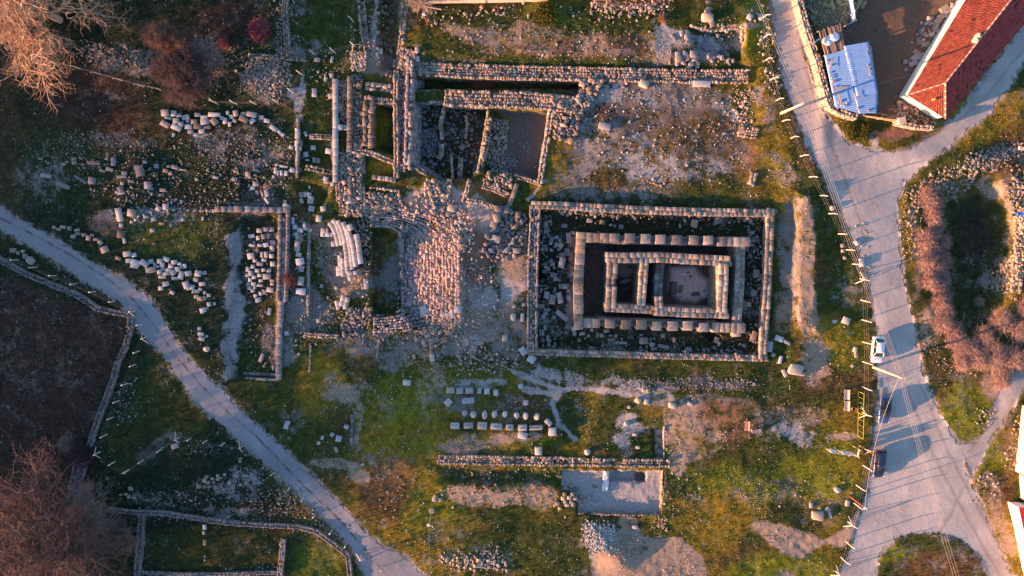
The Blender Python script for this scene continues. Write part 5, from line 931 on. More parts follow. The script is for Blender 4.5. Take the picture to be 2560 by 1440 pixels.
shrub("shrub", "small green-yellow bush in the mossy deep room", 1125, 428, .8, 60, (.10,.09,.03), .8, leaf=260, lcol=(.17,.16,.02))
shrub("shrub", "bright green round bush under the top wall", 1362, 36, 2.2, 150, (.10,.08,.03), .9, leaf=1500, lcol=(.10,.11,.015))
shrub("shrub", "pink-grey small shrub in the sunken eastern field", 2445, 752, 1.0, 220, (.36,.25,.24))
shrub("shrub", "small orange shrub on the upper middle grass", 1655, 48, .9, 160, (.34,.18,.08), .6)
HD = [(2318,492),(2330,515),(2322,540),(2338,560),(2328,585),(2345,605),(2330,628),(2348,650),(2334,672),(2350,694),(2336,716),(2352,738),(2345,760),(2362,782),(2356,805),(2380,820),(2376,842),(2400,852),(2398,872),(2422,874),(2312,600),(2316,650),(2318,700)]
for i, (u, v) in enumerate(HD):
    shrub("hedge_shrub", "bare brown-pink shrub in the long hedge beside the sunken field", u + R.uniform(-5, 5), v, R.uniform(1.5, 2.1), 420, (.48,.31,.27), R.uniform(.8, 1.3), "hedge shrubs beside the sunken field", seed=50 + i)
for i, (u, v, rr_) in enumerate([(2455,840,2.4),(2500,800,3.0),(2545,830,3.0),(2480,890,3.2),(2530,900,3.4),(2440,900,2.4),(2560,770,2.4),(2500,950,2.4),(2400,905,2.0),(2575,900,3.0)]):
    shrub("brush_shrub", "tall bare brown brush in the thicket at the right edge", u, v, rr_ * .8, 480, (.48,.32,.27), 1.2, "brush of the thicket at the right edge", seed=80 + i)
for i, (u, v, rr_) in enumerate([(2075,165,1.6),(2082,200,1.5),(2090,235,1.5),(2068,130,1.3),(2130,330,1.6),(2160,330,1.5)]):
    shrub("weed_clump", "olive-green weed clump on the verge between road and yard wall", u, v, rr_, 60, (.12,.10,.03), .35, "weed clumps on the road verge", seed=110 + i, leaf=900, lcol=(.10,.10,.018), rx=.8)
# ---------------------------------------------------------------- unseen low wood added on the ridge to the west to soften the edge of its shade
n = 22000; x = NR.uniform(-215, -128, n); y = NR.uniform(-210, 150, n); keep = fbm(x, y, 22, 2, 141) > .32; x, y = x[keep], y[keep]; n = len(x)
def ridge_z(x, y): return sstep(-88, -150, x) * (10.5 + 4 * (fbm(x, y, 60, 2, 41) - 0.5)) * sstep(700, 300, np.abs(y + 40))
z = ridge_z(x, y) + .2 + 4.5 * NR.random(n) ** 1.6; V_ = (np.stack([x, y, z], 1)[:, None] + NR.normal(0, .42, (n, 3, 3))).reshape(-1, 3)
tag(link("shade_wood", raw_mesh("shade_wood", V_, None, np.arange(3 * n).reshape(-1, 3), np.repeat(np.array([[.06,.055,.03]]) * NR.uniform(.6, 1.4, (n, 1)), 3, 0)), GR), kind="stuff")
# ---------------------------------------------------------------- fences: posts with cranked tops, three wires
def post_mb(y=False, h=2.0, az=0.0):
    mb = MB(); mb.tube([(0, 0, -.2), (0, 0, h), (math.cos(az) * .18, math.sin(az) * .18, h + .22), (math.cos(az) * .42, math.sin(az) * .42, h + .42)], [.085, .08, .07, .06], 4, (.62,.57,.53))
    if y:
        for a in (az + 1.9, az - 1.9): mb.tube([(math.cos(a) * 1.1, math.sin(a) * 1.1, -.1), (0, 0, h * .85)], [.07, .07], 4, (.62,.57,.53))
    return mb
def fence(label, pts, ys=(), h=2.0, az=0.0, wires=True, base_is_top=True):
    """pts: photo pixels of the post feet"""
    P3 = [G3(u, v) for u, v in pts]; e = empty("wire_fence", P3[0]); tag(e, label, "fence"); W_ = MB()
    m0 = post_mb(False, h, az).build("fence_post", CONC); m1 = None
    for i, p in enumerate(P3):
        if i in ys: o = post_mb(True, h, az).build("fence_post", CONC)
        else:
            o = m0 if m0 is not None and m0.parent is None else m0.copy()
            if o is not m0: SC.collection.objects.link(o)
        o.parent = e; o.location = p - P3[0]; o.rotation_euler = (R.uniform(-.04, .04), R.uniform(-.04, .04), R.uniform(-.15, .15))
    for i in range(len(P3) - 1):
        a, b = P3[i] - P3[0], P3[i + 1] - P3[0]
        if (b - a).length > 14: continue
        for z in (.7, 1.4, 1.95): m = (a + b) / 2 + Vector((0, 0, z - .05)); W_.tube([a + Vector((0, 0, z)), m, b + Vector((0, 0, z))], .005, 3, (.5,.45,.42), False)
    W_.build("fence_wires", CONC, e)
sh = lambda L, k: [(u + (1281 - u) * k, v + (576 - v) * k) for u, v in L]
fence("fence of cranked concrete posts along the road's left side", sh([(1912,40),(1915,90),(1920,147),(1932,196),(1948,248),(1964,300),(1985,343),(2009,389),(2032,441),(2057,488),(2080,534),(2104,585),(2124,625),(2141,661),(2160,698),(2162,752),(2165,802),(2167,858),(2167,908),(2167,971),(2166,1036)], .012), (14, 20), 1.9, -.25)
fence("fence of cranked concrete posts below the site entrance", sh([(2168,1170),(2151,1220),(2144,1265),(2130,1313),(2124,1362),(2112,1403),(2098,1437)], .012), (3, 6), 1.9, -.5)
fence("fence of cranked posts on the track side of the upper field wall", sh([(-12,640),(35,650),(82,668),(130,690),(182,710),(230,730),(278,754),(328,780)], .01), (7,), 1.9, .3)
fence("fence of cranked posts curving down the right side of the dark field", sh([(346,813),(358,845),(340,880),(330,914),(310,962),(290,1005),(275,1047),(258,1090),(240,1135),(278,1160),(312,1180)], .01), (1, 8), 1.9, .4)
fence("straight fence rising to the right across the dark lawn", sh([(314,1180),(350,1155),(395,1128),(440,1098),(470,1100),(510,1106),(555,1112),(600,1120)], .01), (3, 7), 1.6, .2)
fence("fence crossing the dark grass below the big top-left tree", sh([(40,136),(85,146),(137,158),(190,168),(243,183),(297,198),(350,213),(395,222)], .01), (), 1.7, 3.4)
fence("short fence run right of the brown bush", sh([(535,255),(586,257),(635,258),(690,254),(728,228),(752,184),(783,133),(834,128),(884,112),(880,50),(888,-10)], .01), (8,), 1.7, 2.4)
fence("fence of leaning posts along the track's lower left edge", sh([(680,1187),(720,1224),(755,1250),(785,1292),(826,1332),(862,1366),(900,1396),(953,1424)], .01), (6,), 1.7, .9)
# small steel frame in the shade of the lower-left tree
q = G3(284, 1345); e = empty("steel_frame", q); tag(e, "small pale steel frame of two hoops beside the straight enclosure wall", "frame")
for dx in (0, .95):
    mb = MB(); mb.tube([(dx, -.8, 0), (dx, -.75, 1.0), (dx + .12, .1, 1.25), (dx + .15, .55, 1.2), (dx + .15, .6, 0)], .04, 5, (.55,.6,.6)); mb.build("hoop", PAINTED, e)
# ---------------------------------------------------------------- yellow gate, boards, benches, bin
YEL = mat_flat("yellow_paint", (.50,.43,.03), .5)
q0 = G3(2144, 978); 
def gate_leaf(v0, v1, label):
    a, b = G3(2145, v0), G3(2143, v1); e = empty("yellow_gate", a); d_ = b - a; L = d_.length; u_ = d_ / L; H_ = 1.9
    f = MB()
    for z in (.15, H_): f.tube([Vector((0, 0, z)), u_ * L + Vector((0, 0, z))], .028, 6)
    for t in (0, 1): f.tube([u_ * L * t, u_ * L * t + Vector((0, 0, H_))], .04, 6)
    f.build("gate_frame", YEL, e)
    n = 4
    for k in range(1, n): g = MB(); g.tube([u_ * L * k / n + Vector((0, 0, .15)), u_ * L * k / n + Vector((0, 0, H_))], .022, 6); g.build("bar", YEL, e)
    tag(e, label, "gate"); return e
gate_leaf(978, 1030, "yellow tubular gate leaf beside the waste bin"); gate_leaf(1031, 1089, "yellow tubular gate leaf below the braced fence post")
WHITE = mat_flat("board_white", (.72,.74,.80), .5); CREAM = mat_flat("cream_post", (.66,.52,.38), .6)
def board(label, u0, v0, u1, v1, h=2.0, bh=1.3, posts=2):
    a, b = G3(u0, v0), G3(u1, v1); e = empty("information_board", a); d_ = b - a; L = d_.length; u_ = d_ / L; n_ = Vector((-u_.y, u_.x, 0)); up = Vector((0, 0, 1)); lean = (n_ * -.35 + up).normalized()
    P0 = up * (h - bh * .3); vs = []
    for s, t in ((0, 0), (1, 0), (1, 1), (0, 1)): vs.append(P0 + u_ * L * s + lean * bh * (t - .75)); 
    vs += [p + n_ * .05 for p in vs]; mb = MB(); mb.add(vs, [(0, 1, 2, 3), (7, 6, 5, 4), (0, 4, 5, 1), (1, 5, 6, 2), (2, 6, 7, 3), (3, 7, 4, 0)]); mb.build("panel", WHITE, e)
    for t in np.linspace(0, 1, posts): f = MB(); f.tube([u_ * L * t - up * .2, u_ * L * t + up * (h + .15)], .06, 6); f.build("post", CREAM, e)
    tag(e, label, "board")
board("narrow white information board furthest left of the entrance boards", 2066, 1122, 2083, 1124, 1.9, 1.0, 2)
board("wide white information board in the middle of the entrance boards", 2095, 1126, 2124, 1130, 1.9, 1.0, 3)
board("upright white sign panel closest to the black car", 2134, 1116, 2131, 1133, 2.1, 1.2, 2)
mb = MB(); mb.tube([(0, 0, 0), (.0, 0, 1.9), (.5, -.1, 2.3), (1.1, -.2, 2.5)], .06, 6, (.62,.52,.42)); mb.tube([(.5, -.1, 2.3), (.3, -.6, 1.9)], .05, 6, (.62,.52,.42)); o = mb.build("gate_post", CONC); o.location = G3(2148, 1114); tag(o, "cranked post standing between the sign panel and the black car", "post")
def bench(label, u, v, L, W_, ang, cs):
    q = G3(u, v); e = empty("bench", q, math.radians(-ang)); tag(e, label, "bench")
    for k, (y, nm) in enumerate([(-.17, "seat"), (.2, "backrest")]):
        mb = MB()
        if k == 0:
            for j in range(3): mb.box((0, y - .12 + j * .13, .46), (L, .11, .04), 0, cs[0])
        else:
            for j in range(2): mb.box((0, y + .08 + j * .04, .62 + j * .2), (L, .035, .13), 0, cs[1])
            mb.box((0, y, .50), (L, .16, .04), 0, cs[1])
        mb.build(nm, WOOD, e)
    for sx_ in (-1, 1): mb = MB(); mb.box((sx_ * (L / 2 - .15), 0, .23), (.08, .5, .46), 0, (.5,.45,.42)); mb.build("leg", CONC, e)
bench("upper of the two benches standing end to end left of the yellow gate", 2113, 985, 1.62, .6, 90, ((.30,.29,.33), (.62,.50,.44)))
bench("lower of the two benches standing end to end left of the yellow gate", 2113, 1013, 1.62, .6, 90, ((.30,.29,.33), (.62,.50,.44)))
bench("reddish wooden bench turned upright on the bare lawn", 1865, 1063, 1.6, .5, 90, ((.50,.28,.22), (.55,.33,.25)))
bench("grey wooden bench lying across on the bare lawn", 1889, 1075, 1.6, .5, -8, ((.33,.29,.30), (.36,.30,.30)))
mb = MB(); mb.tube([(0, 0, .1), (0, 0, .85)], [.26, .3], 14, (.6,.28,.10), False); mb.tube([(0, 0, .85), (0, 0, .88)], [.32, .32], 14, (.6,.28,.10), False); o = mb.build("waste_bin", PAINTED); o.location = G3(2129, 1020)
m2 = MB(); m2.tube([(0, 0, .3), (0, 0, .31)], [.27, .27], 14); m2.build("bin_inside", DARK, o); tag(o, "round orange waste bin between benches and yellow gate", "waste bin")
# ---------------------------------------------------------------- poles and cables
def pole(label, u, v, h, lean=(0, 0), arm=None):
    q = G3(u, v); e = empty("utility_pole", q); tag(e, label, "utility pole"); mb = MB(); top = Vector((lean[0], lean[1], h)); mb.tube([(0, 0, -.3), top], [.24, .13], 8, (.62,.50,.38)); mb.build("shaft", CONC, e)
    c = MB(); ca = arm; c.tube([top + Vector((-.55 * math.cos(ca), -.55 * math.sin(ca), -.25)), top + Vector((.55 * math.cos(ca), .55 * math.sin(ca), -.25))], .06, 4, (.5,.5,.52)); c.build("cross_arm", CONC, e)
    for k in (-.5, -.17, .17, .5): g = MB(); g.tube([top + Vector((k * math.cos(ca), k * math.sin(ca), -.2)), top + Vector((k * math.cos(ca), k * math.sin(ca), -.02))], [.05, .06], 6, (.75,.78,.8)); g.build("insulator", PAINTED, e)
    return [q + top + Vector((k * math.cos(ca), k * math.sin(ca), -.02)) for k in (-.5, -.17, .17, .5)], e
t1, _ = pole("concrete utility pole with white head leaning over the road's upper stretch", 1953, 283, 8.4, (0, 0), .35)
t2, _ = pole("concrete utility pole beside the white car", 2184, 918, 8.2, (0, 0), -.3)
CAB = mat_flat("cable", (.42,.36,.33), .6)
def cable(a, b, sag, label, grp=None, r_=.018):
    mb = MB(); mb.tube([a.lerp(b, t) - Vector((0, 0, sag * 4 * t * (1 - t))) for t in np.linspace(0, 1, 14)], r_, 4); o = mb.build("overhead_cable", CAB); tag(o, label, "cable", grp)
for a, b in zip(t1, t2): cable(a, b, .9, "thin cable of the bundle strung between the two utility poles", "cables between the utility poles")
far = [P(2420 + k * 8, 1560, 8.0) for k in range(3)]
for k, a in enumerate(t2[:3]): cable(a, Vector((float(far[k][0]), float(far[k][1]), 8.0)), .7, "thin cable running from the lower utility pole down across the junction", "cables running to the lower edge")
fx = P(2000 - 190, -220, 8.2)
for k, a in enumerate(t1[:2]): cable(a, Vector((float(fx[0]) + .3 * k, float(fx[1]), 8.2)), .8, "thin cable running from the upper utility pole off the top edge", "cables running to the top edge")
hx_, hy_ = P(2285, 185, 3.4); cable(t1[3], Vector((float(hx_), float(hy_), 3.4)), .5, "house cable crossing the blue shed from the upper utility pole")
hx_, hy_ = P(2570, 946, 5.5); cable(t2[3], Vector((float(hx_), float(hy_), 5.5)), .3, "single cable running level to the right from the lower utility pole")
def lamp(label, u, v, h, col, head, dxy=(0, 0)):
    q = G3(u, v); e = empty("lamp_post", q); tag(e, label, "lamp post"); mb = MB(); mb.tube([(0, 0, 0), (dxy[0], dxy[1], h)], [.07, .05], 8, col); mb.build("pole", PAINTED, e)
    m = MB(); m.box((dxy[0], dxy[1], h + .05), (.42, .32, .14), .6, (.8,.8,.82)); m.tube([(dxy[0], dxy[1], h), (dxy[0] + .35, dxy[1] - .2, h + .12)], .05, 6, (.8,.8,.82)); m.build("lamp_head", PAINTED, e); return q + Vector((dxy[0], dxy[1], h))
l1 = lamp("red-orange lamp post with white head near the lower road edge", 2126, 1242, 4.6, (.62,.14,.04), 1); lamp("slim orange lamp post below the left end of the top wall", 1069, 61, 4.8, (.62,.18,.06), 1)
l3 = lamp("grey lamp post next to a round concrete cover on the grass", 1077, 1290, 3.4, (.5,.45,.42), 1)
mb = MB(); mb.tube([(0, 0, -.1), (0, 0, .35)], [.42, .42], 20, (.42,.38,.33)); mb.tube([(0, 0, .35), (0, 0, .37)], [.34, .32], 20, (.25,.24,.2)); o = mb.build("round_cover", CONC); o.location = G3(1080, 1276); tag(o, "round concrete cover on the grass beside the grey lamp post", "cover")
ex, ey = P(1077, 1500, 3.2); cable(l3, Vector((float(ex), float(ey), 3.2)), .3, "thin cable running down from the grey lamp post")
cable(t2[0], l1, 1.6, "sagging pale cable hanging over the dark cars to the red lamp post", None, .03)
# ---------------------------------------------------------------- cars
GLASS = mat_flat("car_glass", (.012,.018,.03), .08, 0, 0, .6, 1, 0); TYRE = mat_flat("tyre", (.02,.02,.02), .85); RIM = mat_flat("rim", (.45,.45,.47), .35, .8); RED = mat_flat("tail_red", (.45,.01,.02), .3); HEADL = mat_flat("head_lamp", (.8,.8,.82), .2); TRIM = mat_flat("trim", (.025,.025,.028), .6)
def loft(mb, st, col=None, caps=True):
    n = len(st[0]); vs = [p for s in st for p in s]; fs = []
    for i in range(len(st) - 1):
        for j in range(n - 1): fs.append((i * n + j, i * n + j + 1, (i + 1) * n + j + 1, (i + 1) * n + j))
        fs.append((i * n + n - 1, i * n, (i + 1) * n, (i + 1) * n + n - 1))
    if caps: fs.append(tuple(range(n))[::-1]); fs.append(tuple(range((len(st) - 1) * n, len(st) * n)))
    mb.add(vs, fs, col)
def car(name, label, u, v, paint, roofmat, ang, L=4.4, wd=1.86, wagon=False):
    q = G3(u, v); e = empty(name, q, ang); tag(e, label, "car"); hw = wd / 2
    # forward is -x here turned by ang; stations rear(+) to front(-)
    prof = [(1.0, .80, .48, .86), (.96, .93, .30, .93), (.80, .99, .22, .96), (.4, 1.0, .2, .95), (0, 1.0, .2, .93), (-.4, 1.0, .2, .91), (-.7, .98, .22, .84), (-.9, .93, .27, .74), (-.975, .84, .34, .66), (-1.0, .70, .42, .58)]
    st = []
    for t, k, zb, zt in prof:
        x = t * L / 2; w_ = hw * k; s = [(x, -w_ * .9, zb), (x, -w_, zb + .12), (x, -w_, zt - .22), (x, -w_ * .965, zt - .07), (x, -w_ * .86, zt), (x, -w_ * .4, zt + .035), (x, 0, zt + .045), (x, w_ * .4, zt + .035), (x, w_ * .86, zt), (x, w_ * .965, zt - .07), (x, w_, zt - .22), (x, w_, zb + .12), (x, w_ * .9, zb)]; st.append(s)
    mb = MB(); loft(mb, st); b = mb.build("body", paint, e, True); sb = b.modifiers.new("s", 'SUBSURF'); sb.levels = 1; sb.render_levels = 1
    r0, r1 = (.93, .80) if wagon else (.84, .58); ztop = 1.46
    gp = [(r0, .80, .92, .90), (r1, .70, ztop - .04, 1), (.2, .72, ztop, 1), (-.12, .71, ztop - .02, 1), (-.22, .70, ztop - .06, 1), (-.52, .80, .90, .9)]
    st = []
    for t, k, z, kk in gp: x = t * L / 2; w_ = hw * k; st.append([(x, -hw * .87, .88), (x, -w_ * 1.02, z - .06 if z > 1 else z), (x, -w_ * .86, z), (x, 0, z + .03), (x, w_ * .86, z), (x, w_ * 1.02, z - .06 if z > 1 else z), (x, hw * .87, .88)])
    mb = MB(); loft(mb, st); mb.build("windows", GLASS, e, False, .02)
    st = []
    for t, z in [(r1 + .02, ztop - .05), (r1 - .1, ztop + .0), (.2, ztop + .03), (-.08, ztop + .015), (-.2, ztop - .03)]:
        x = t * L / 2; w_ = hw * .70; st.append([(x, -w_ * .98, z - .03), (x, -w_ * .88, z + .015), (x, 0, z + .045), (x, w_ * .88, z + .015), (x, w_ * .98, z - .03), (x, 0, z - .05)])
    mb = MB(); loft(mb, st); mb.build("roof", roofmat, e, True)
    for s in (-1, 1):
        pl_ = MB()
        for (ta, za, ka), (tb, zb, kb) in [((-.53, .90, .86), (-.2, ztop - .05, .70)), ((r0 + .01, .92, .84), (r1, ztop - .04, .70))]: pl_.tube([(ta * L / 2, s * hw * ka, za), (tb * L / 2, s * hw * kb, zb)], .045, 5)
        pl_.tube([(.22 * L / 2, s * hw * .885, .9), (.2 * L / 2, s * hw * .735, ztop - .03)], .035, 5); pl_.build("pillar", paint, e)
        m = MB(); m.box((-.40 * L / 2, s * (hw + .09), .96), (.14, .2, .13), 0, taper=.85); m.build("mirror", paint, e, False, .02)
        m = MB(); m.tube([(-L / 2 * .93, s * hw * .62, .60), (-L / 2 * .87, s * hw * .86, .68), (-L / 2 * .78, s * hw * .95, .72)], [.07, .09, .04], 8); m.build("headlight", HEADL, e, True)
        m = MB(); m.tube([(L / 2 * .985, s * hw * .55, .80), (L / 2 * .96, s * hw * .82, .80), (L / 2 * .90, s * hw * .96, .80)], [.06, .09, .05], 8); m.build("tail_light", RED, e, True)
        for x in (-.62, .60):
            w_ = MB(); w_.tube([(x * L / 2, s * (hw - .22), .32), (x * L / 2, s * (hw + .005), .32)], .32, 20); o = w_.build("wheel", TYRE, e, True); r_ = MB(); r_.tube([(x * L / 2, s * (hw - .05), .32), (x * L / 2, s * (hw + .02), .32)], .2, 12); r_.build("rim", RIM, o)
    m = MB(); m.box((-L / 2 * .985, 0, .45), (.05, .5, .11)); m.build("front_plate", HEADL, e)
    m = MB(); m.box((-L / 2 * .955, 0, .62), (.1, .7, .06)); m.build("grille", TRIM, e)
    return e
WP = mat_flat("white_paint", (.78,.80,.84), .35, 0, .5, .5, 1, .03); BP = mat_flat("blue_paint", (.05,.11,.30), .25, .3, 1.0, .5, 1, .05); KP = mat_flat("black_paint", (.02,.03,.08), .2, .2, 1.0, .5, 1, .05)
car("parked_car", "white saloon car parked at the left edge of the gravel road", 2189, 872, WP, WP, math.radians(87) , 4.3)
car("parked_car", "dark blue car with black glass roof in the middle of the three cars", 2206, 1022, BP, GLASS, math.radians(90) - .04, 4.5)
car("parked_car", "black estate car lowest on the road beside the standing people", 2193, 1156, KP, KP, math.radians(88), 4.6, 1.88, True)
# ---------------------------------------------------------------- two people beside the black car
def person(label, u, v, rz, top, legs, hair, arm=0.3):
    q = G3(u, v); e = empty("person", q, rz); J = {}; vs = []; es = []; rad = []
    def a(p, r_, par=None): vs.append(p); rad.append(r_); i = len(vs) - 1; (es.append((par, i)) if par is not None else None); return i
    pel = a((0, 0, .95), .14); ch_ = a((0, .01, 1.22), .16, pel); sh_ = a((0, 0, 1.42), .12, ch_); nk = a((0, .01, 1.52), .06, sh_); hd = a((0, .02, 1.62), .09, nk); a((0, .02, 1.74), .075, hd)
    for s in (-1, 1):
        h = a((s * .10, 0, .90), .10, pel); k = a((s * .12, .03, .50), .07, h); an = a((s * .12, -.02, .09), .045, k); a((s * .13, .15, .04), .04, an)
        sd = a((s * .19, 0, 1.40), .07, sh_); el = a((s * .26, .02 + arm * .1, 1.13), .05, sd); wr = a((s * .24, .10 + arm * .5, .95 + arm * .2), .033, el); hn = a((s * .235, .17 + arm * .5, .90 + arm * .22), .036, wr)
        for f in range(4): a((s * (.21 + f * .017), .235 + arm * .5, .875 + arm * .22 - abs(f - 1.5) * .008), .010, hn)
        a((s * .19, .17 + arm * .5, .93 + arm * .22), .011, hn)
    me = bpy.data.meshes.new("body"); me.from_pydata(vs, es, []); o = link("body", me, None, e); sk = o.modifiers.new("skin", 'SKIN'); sub = o.modifiers.new("sub", 'SUBSURF'); sub.levels = sub.render_levels = 1
    for i, r_ in enumerate(rad): me.skin_vertices[0].data[i].radius = (r_, r_)
    me.skin_vertices[0].data[0].use_root = True
    SK = mat_flat("skin", (.42,.24,.17), .6); me.materials.append(SK)
    T_ = mat_flat("cloth_%d" % int(u), top, .9); Lg = mat_flat("trouser_%d" % int(u), legs, .9); Hr = mat_flat("hair", hair, .8)
    c = MB(); c.tube([(0, 0, .86), (0, .005, 1.05), (0, .01, 1.25), (0, 0, 1.40), (0, 0, 1.48)], [.20, .19, .21, .18, .09], 14); 
    for s in (-1, 1): c.tube([(s * .17, 0, 1.42), (s * .265, .02 + arm * .1, 1.13), (s * .245, .09 + arm * .45, .97 + arm * .18)], [.095, .075, .055], 10)
    c.build("jacket", T_, e, True)
    t = MB()
    for s in (-1, 1): t.tube([(s * .09, 0, .93), (s * .12, .03, .50), (s * .12, -.02, .10)], [.125, .09, .07], 10)
    t.build("trousers", Lg, e, True)
    h = MB(); st = []
    for i in range(6): ph = math.pi * .5 * i / 5; st.append([(.115 * math.cos(ph) * math.cos(t_), .0 + .125 * math.cos(ph) * math.sin(t_), 1.66 + .145 * math.sin(ph)) for t_ in np.linspace(0, 2 * math.pi, 14, endpoint=False)])
    loft(h, st); h.build("hair", Hr, e, True)
    fc = MB(); fc.tube([(0, .105, 1.65), (0, .135, 1.615)], [.012, .018], 6); fc.build("nose", SK, e, True); ey = MB()
    for s in (-1, 1): ey.tube([(s * .035, .10, 1.665), (s * .035, .113, 1.665)], .012, 6)
    ey.build("eyes", DARK, e)
    tag(e, label, "person"); return e
person("person with dark hair and dark clothes standing left of the black car's rear", 2160, 1118, 1.9, (.02,.018,.03), (.03,.03,.04), (.015,.012,.012), .2)
person("person in a tan coat standing between the fence and the black car", 2166, 1123, -.3, (.55,.36,.22), (.10,.03,.03), (.03,.02,.02), .5)
person("person in a dark red jacket standing nearest the fence post", 2155, 1124, 2.6, (.16,.04,.04), (.03,.03,.05), (.02,.015,.015), .3)
# ---------------------------------------------------------------- farm buildings, yard walls
PLAST = mat_attr("plaster", .9, 1.5, .85, 1.1, .25, 9); TILE = mat_attr("roof_tile", .8, 3.0, .7, 1.25, .3, 14)
GZ = float(hz(2300, 250))
A_ = T3(2268, 238, GZ + 3.0); B_ = T3(2362, 298, GZ + 3.0); F_ = T3(2420, 0, GZ + 3.0)
lx = (F_ - A_); lx.z = 0; lx.normalize(); ly = Vector((lx.y, -lx.x, 0)); WID = (B_ - A_).dot(ly); SK_ = (B_ - A_).dot(lx)
LEN = 34.0; house = empty("farm_house", Vector((A_.x, A_.y, GZ)), math.atan2(lx.y, lx.x)); tag(house, "long farm building with red hipped tile roof and whitewashed wall", "farm building")
HW = WID; RZ = 1.75; ov = .35
def loc(u, v, z): p = T3(u, v, GZ + z) - Vector((A_.x, A_.y, GZ)); return Vector((p.dot(lx), p.dot(Vector((-lx.y, lx.x, 0))), z))
z0 = 3.0; z1 = 3.0 + RZ; eA, eB = loc(2268, 238, z0), loc(2363, 297, z0); eF, eG = loc(2268 + 145 * 2.1, 238 - 238 * 2.1, z0), loc(2363 + 197 * 2.1, 297 - 237 * 2.1, z0); rA, rB = loc(2363, 208, z1), loc(2363 + 164 * 2.0, 208 - 208 * 2.0, z1)
mb = MB(); wq = [p + (((eA + eB + eF + eG) / 4) - p).normalized() * .45 for p in (eA, eB, eG, eF)]; mb.add([(p.x, p.y, -.3) for p in wq] + [(p.x, p.y, 2.93) for p in wq], [(0, 1, 5, 4), (1, 2, 6, 5), (2, 3, 7, 6), (3, 0, 4, 7), (4, 5, 6, 7)], (.78,.72,.64)); mb.build("wall", PLAST, house)
def roofplane(nm, a, b, c, d_, col, n, rows):
    """tile courses between eave a-b and ridge d-c"""
    mb = MB(); a, b, c, d_ = map(Vector, (a, b, c, d_)); nn = (b - a).cross(d_ - a).normalized()
    for r_ in range(rows):
        t0, t1 = r_ / rows, (r_ + 1.12) / rows; t1 = min(t1, 1.0)
        L0, R0_ = a.lerp(d_, t0), b.lerp(c, t0); L1, R1 = a.lerp(d_, t1), b.lerp(c, t1); m = max(1, int((R0_ - L0).length / .42)); k = (r_ % 2) * .5
        for j in range(m):
            s0, s1 = j / m, (j + .94) / m; q = R.random(); fq = R.uniform(.7, 1.15); cc = tuple(x * fq for x in col)
            if q < .012: cc = (.06,.03,.025)
            h0 = .05 + R.uniform(0, .02); p = [L0.lerp(R0_, s0) + nn * h0, L0.lerp(R0_, s1) + nn * h0, L1.lerp(R1, s1) + nn * .012, L1.lerp(R1, s0) + nn * .012]; o_ = [x - nn * .06 for x in p]
            mb.add(p + o_, [(0, 1, 2, 3), (0, 4, 5, 1), (1, 5, 6, 2), (3, 2, 6, 7), (0, 3, 7, 4)], cc)
            md = (p[0] + p[1]) / 2 + nn * .05; mt = (p[3] + p[2]) / 2 + nn * .04; mb.add([p[0], md, mt, p[3]], [(0, 1, 2, 3)], cc); mb.add([md, p[1], p[2], mt], [(0, 1, 2, 3)], cc)
    return mb.build(nm, TILE, house)
TC = (.30,.075,.05)
roofplane("roof", eF, eA, rA, rB, TC, 0, 13)
roofplane("roof", eB, eG, rB, rA, (.36,.06,.055), 0, 13)  # slope turned from the sun: shade painted into the tiles as crimson
roofplane("roof", eA, eB, rA + Vector((0, -.01, 0)), rA, TC, 0, 13)
def caps(a, b):
    a, b = Vector(a), Vector(b); n = int((b - a).length / .42); mb = MB()
    for i in range(n): p, q = a.lerp(b, i / n), a.lerp(b, (i + .85) / n); mb.tube([p, q], [.13, .11], 7, (.62,.50,.44) if i % 2 else (.50,.20,.13))
    mb.build("ridge_tiles", TILE, house)
up_ = Vector((0, 0, .05)); caps(rA + up_, rB + up_); caps(eA + up_, rA + up_); caps(eB + up_, rA + up_)
x, y = loc(2446, 94, 5.2)[:2]
m = MB(); m.box((x, y, 4.5), (1.3, .6, 1.5), 0, (.72,.55,.45)); c = m.build("chimney", PLAST, house, False, .03)
for s in (-.3, .3): m = MB(); m.tube([(x + s, y, 5.2), (x + s, y, 5.5)], .2, 10, (.6,.42,.34)); p = m.build("chimney_pot", PLAST, c); m = MB(); m.tube([(x + s, y, 5.49), (x + s, y, 5.52)], .14, 10); m.build("flue", DARK, p)
x, y = loc(2336, 248, 4.0)[:2]; m = MB(); m.tube([(x, y, 3.5), (x, y, 4.2)], .16, 10, (.55,.35,.12)); m.build("roof_vent", PAINTED, house)
# stacked slabs and rubble along the yard side
for i, (u, v, w, l, a) in enumerate([(2290,142,22,14,35),(2283,158,20,12,35),(2299,160,16,12,35),(2303,140,20,14,20),(2345,52,18,14,40),(2355,40,16,14,40),(2370,30,20,14,35),(2362,20,22,12,35),(2382,24,20,14,35),(2338,70,12,10,20),(2330,85,14,10,20),(2318,110,14,12,20),(2248,256,10,9,0),(2264,154,10,10,0)]):
    block("stone_slab", "grey stone slab leaning or stacked along the farm building's yard side", "stone slab", u, v, w, l, -a, .3, 'cut', 'grey', "slabs stacked along the farm building")
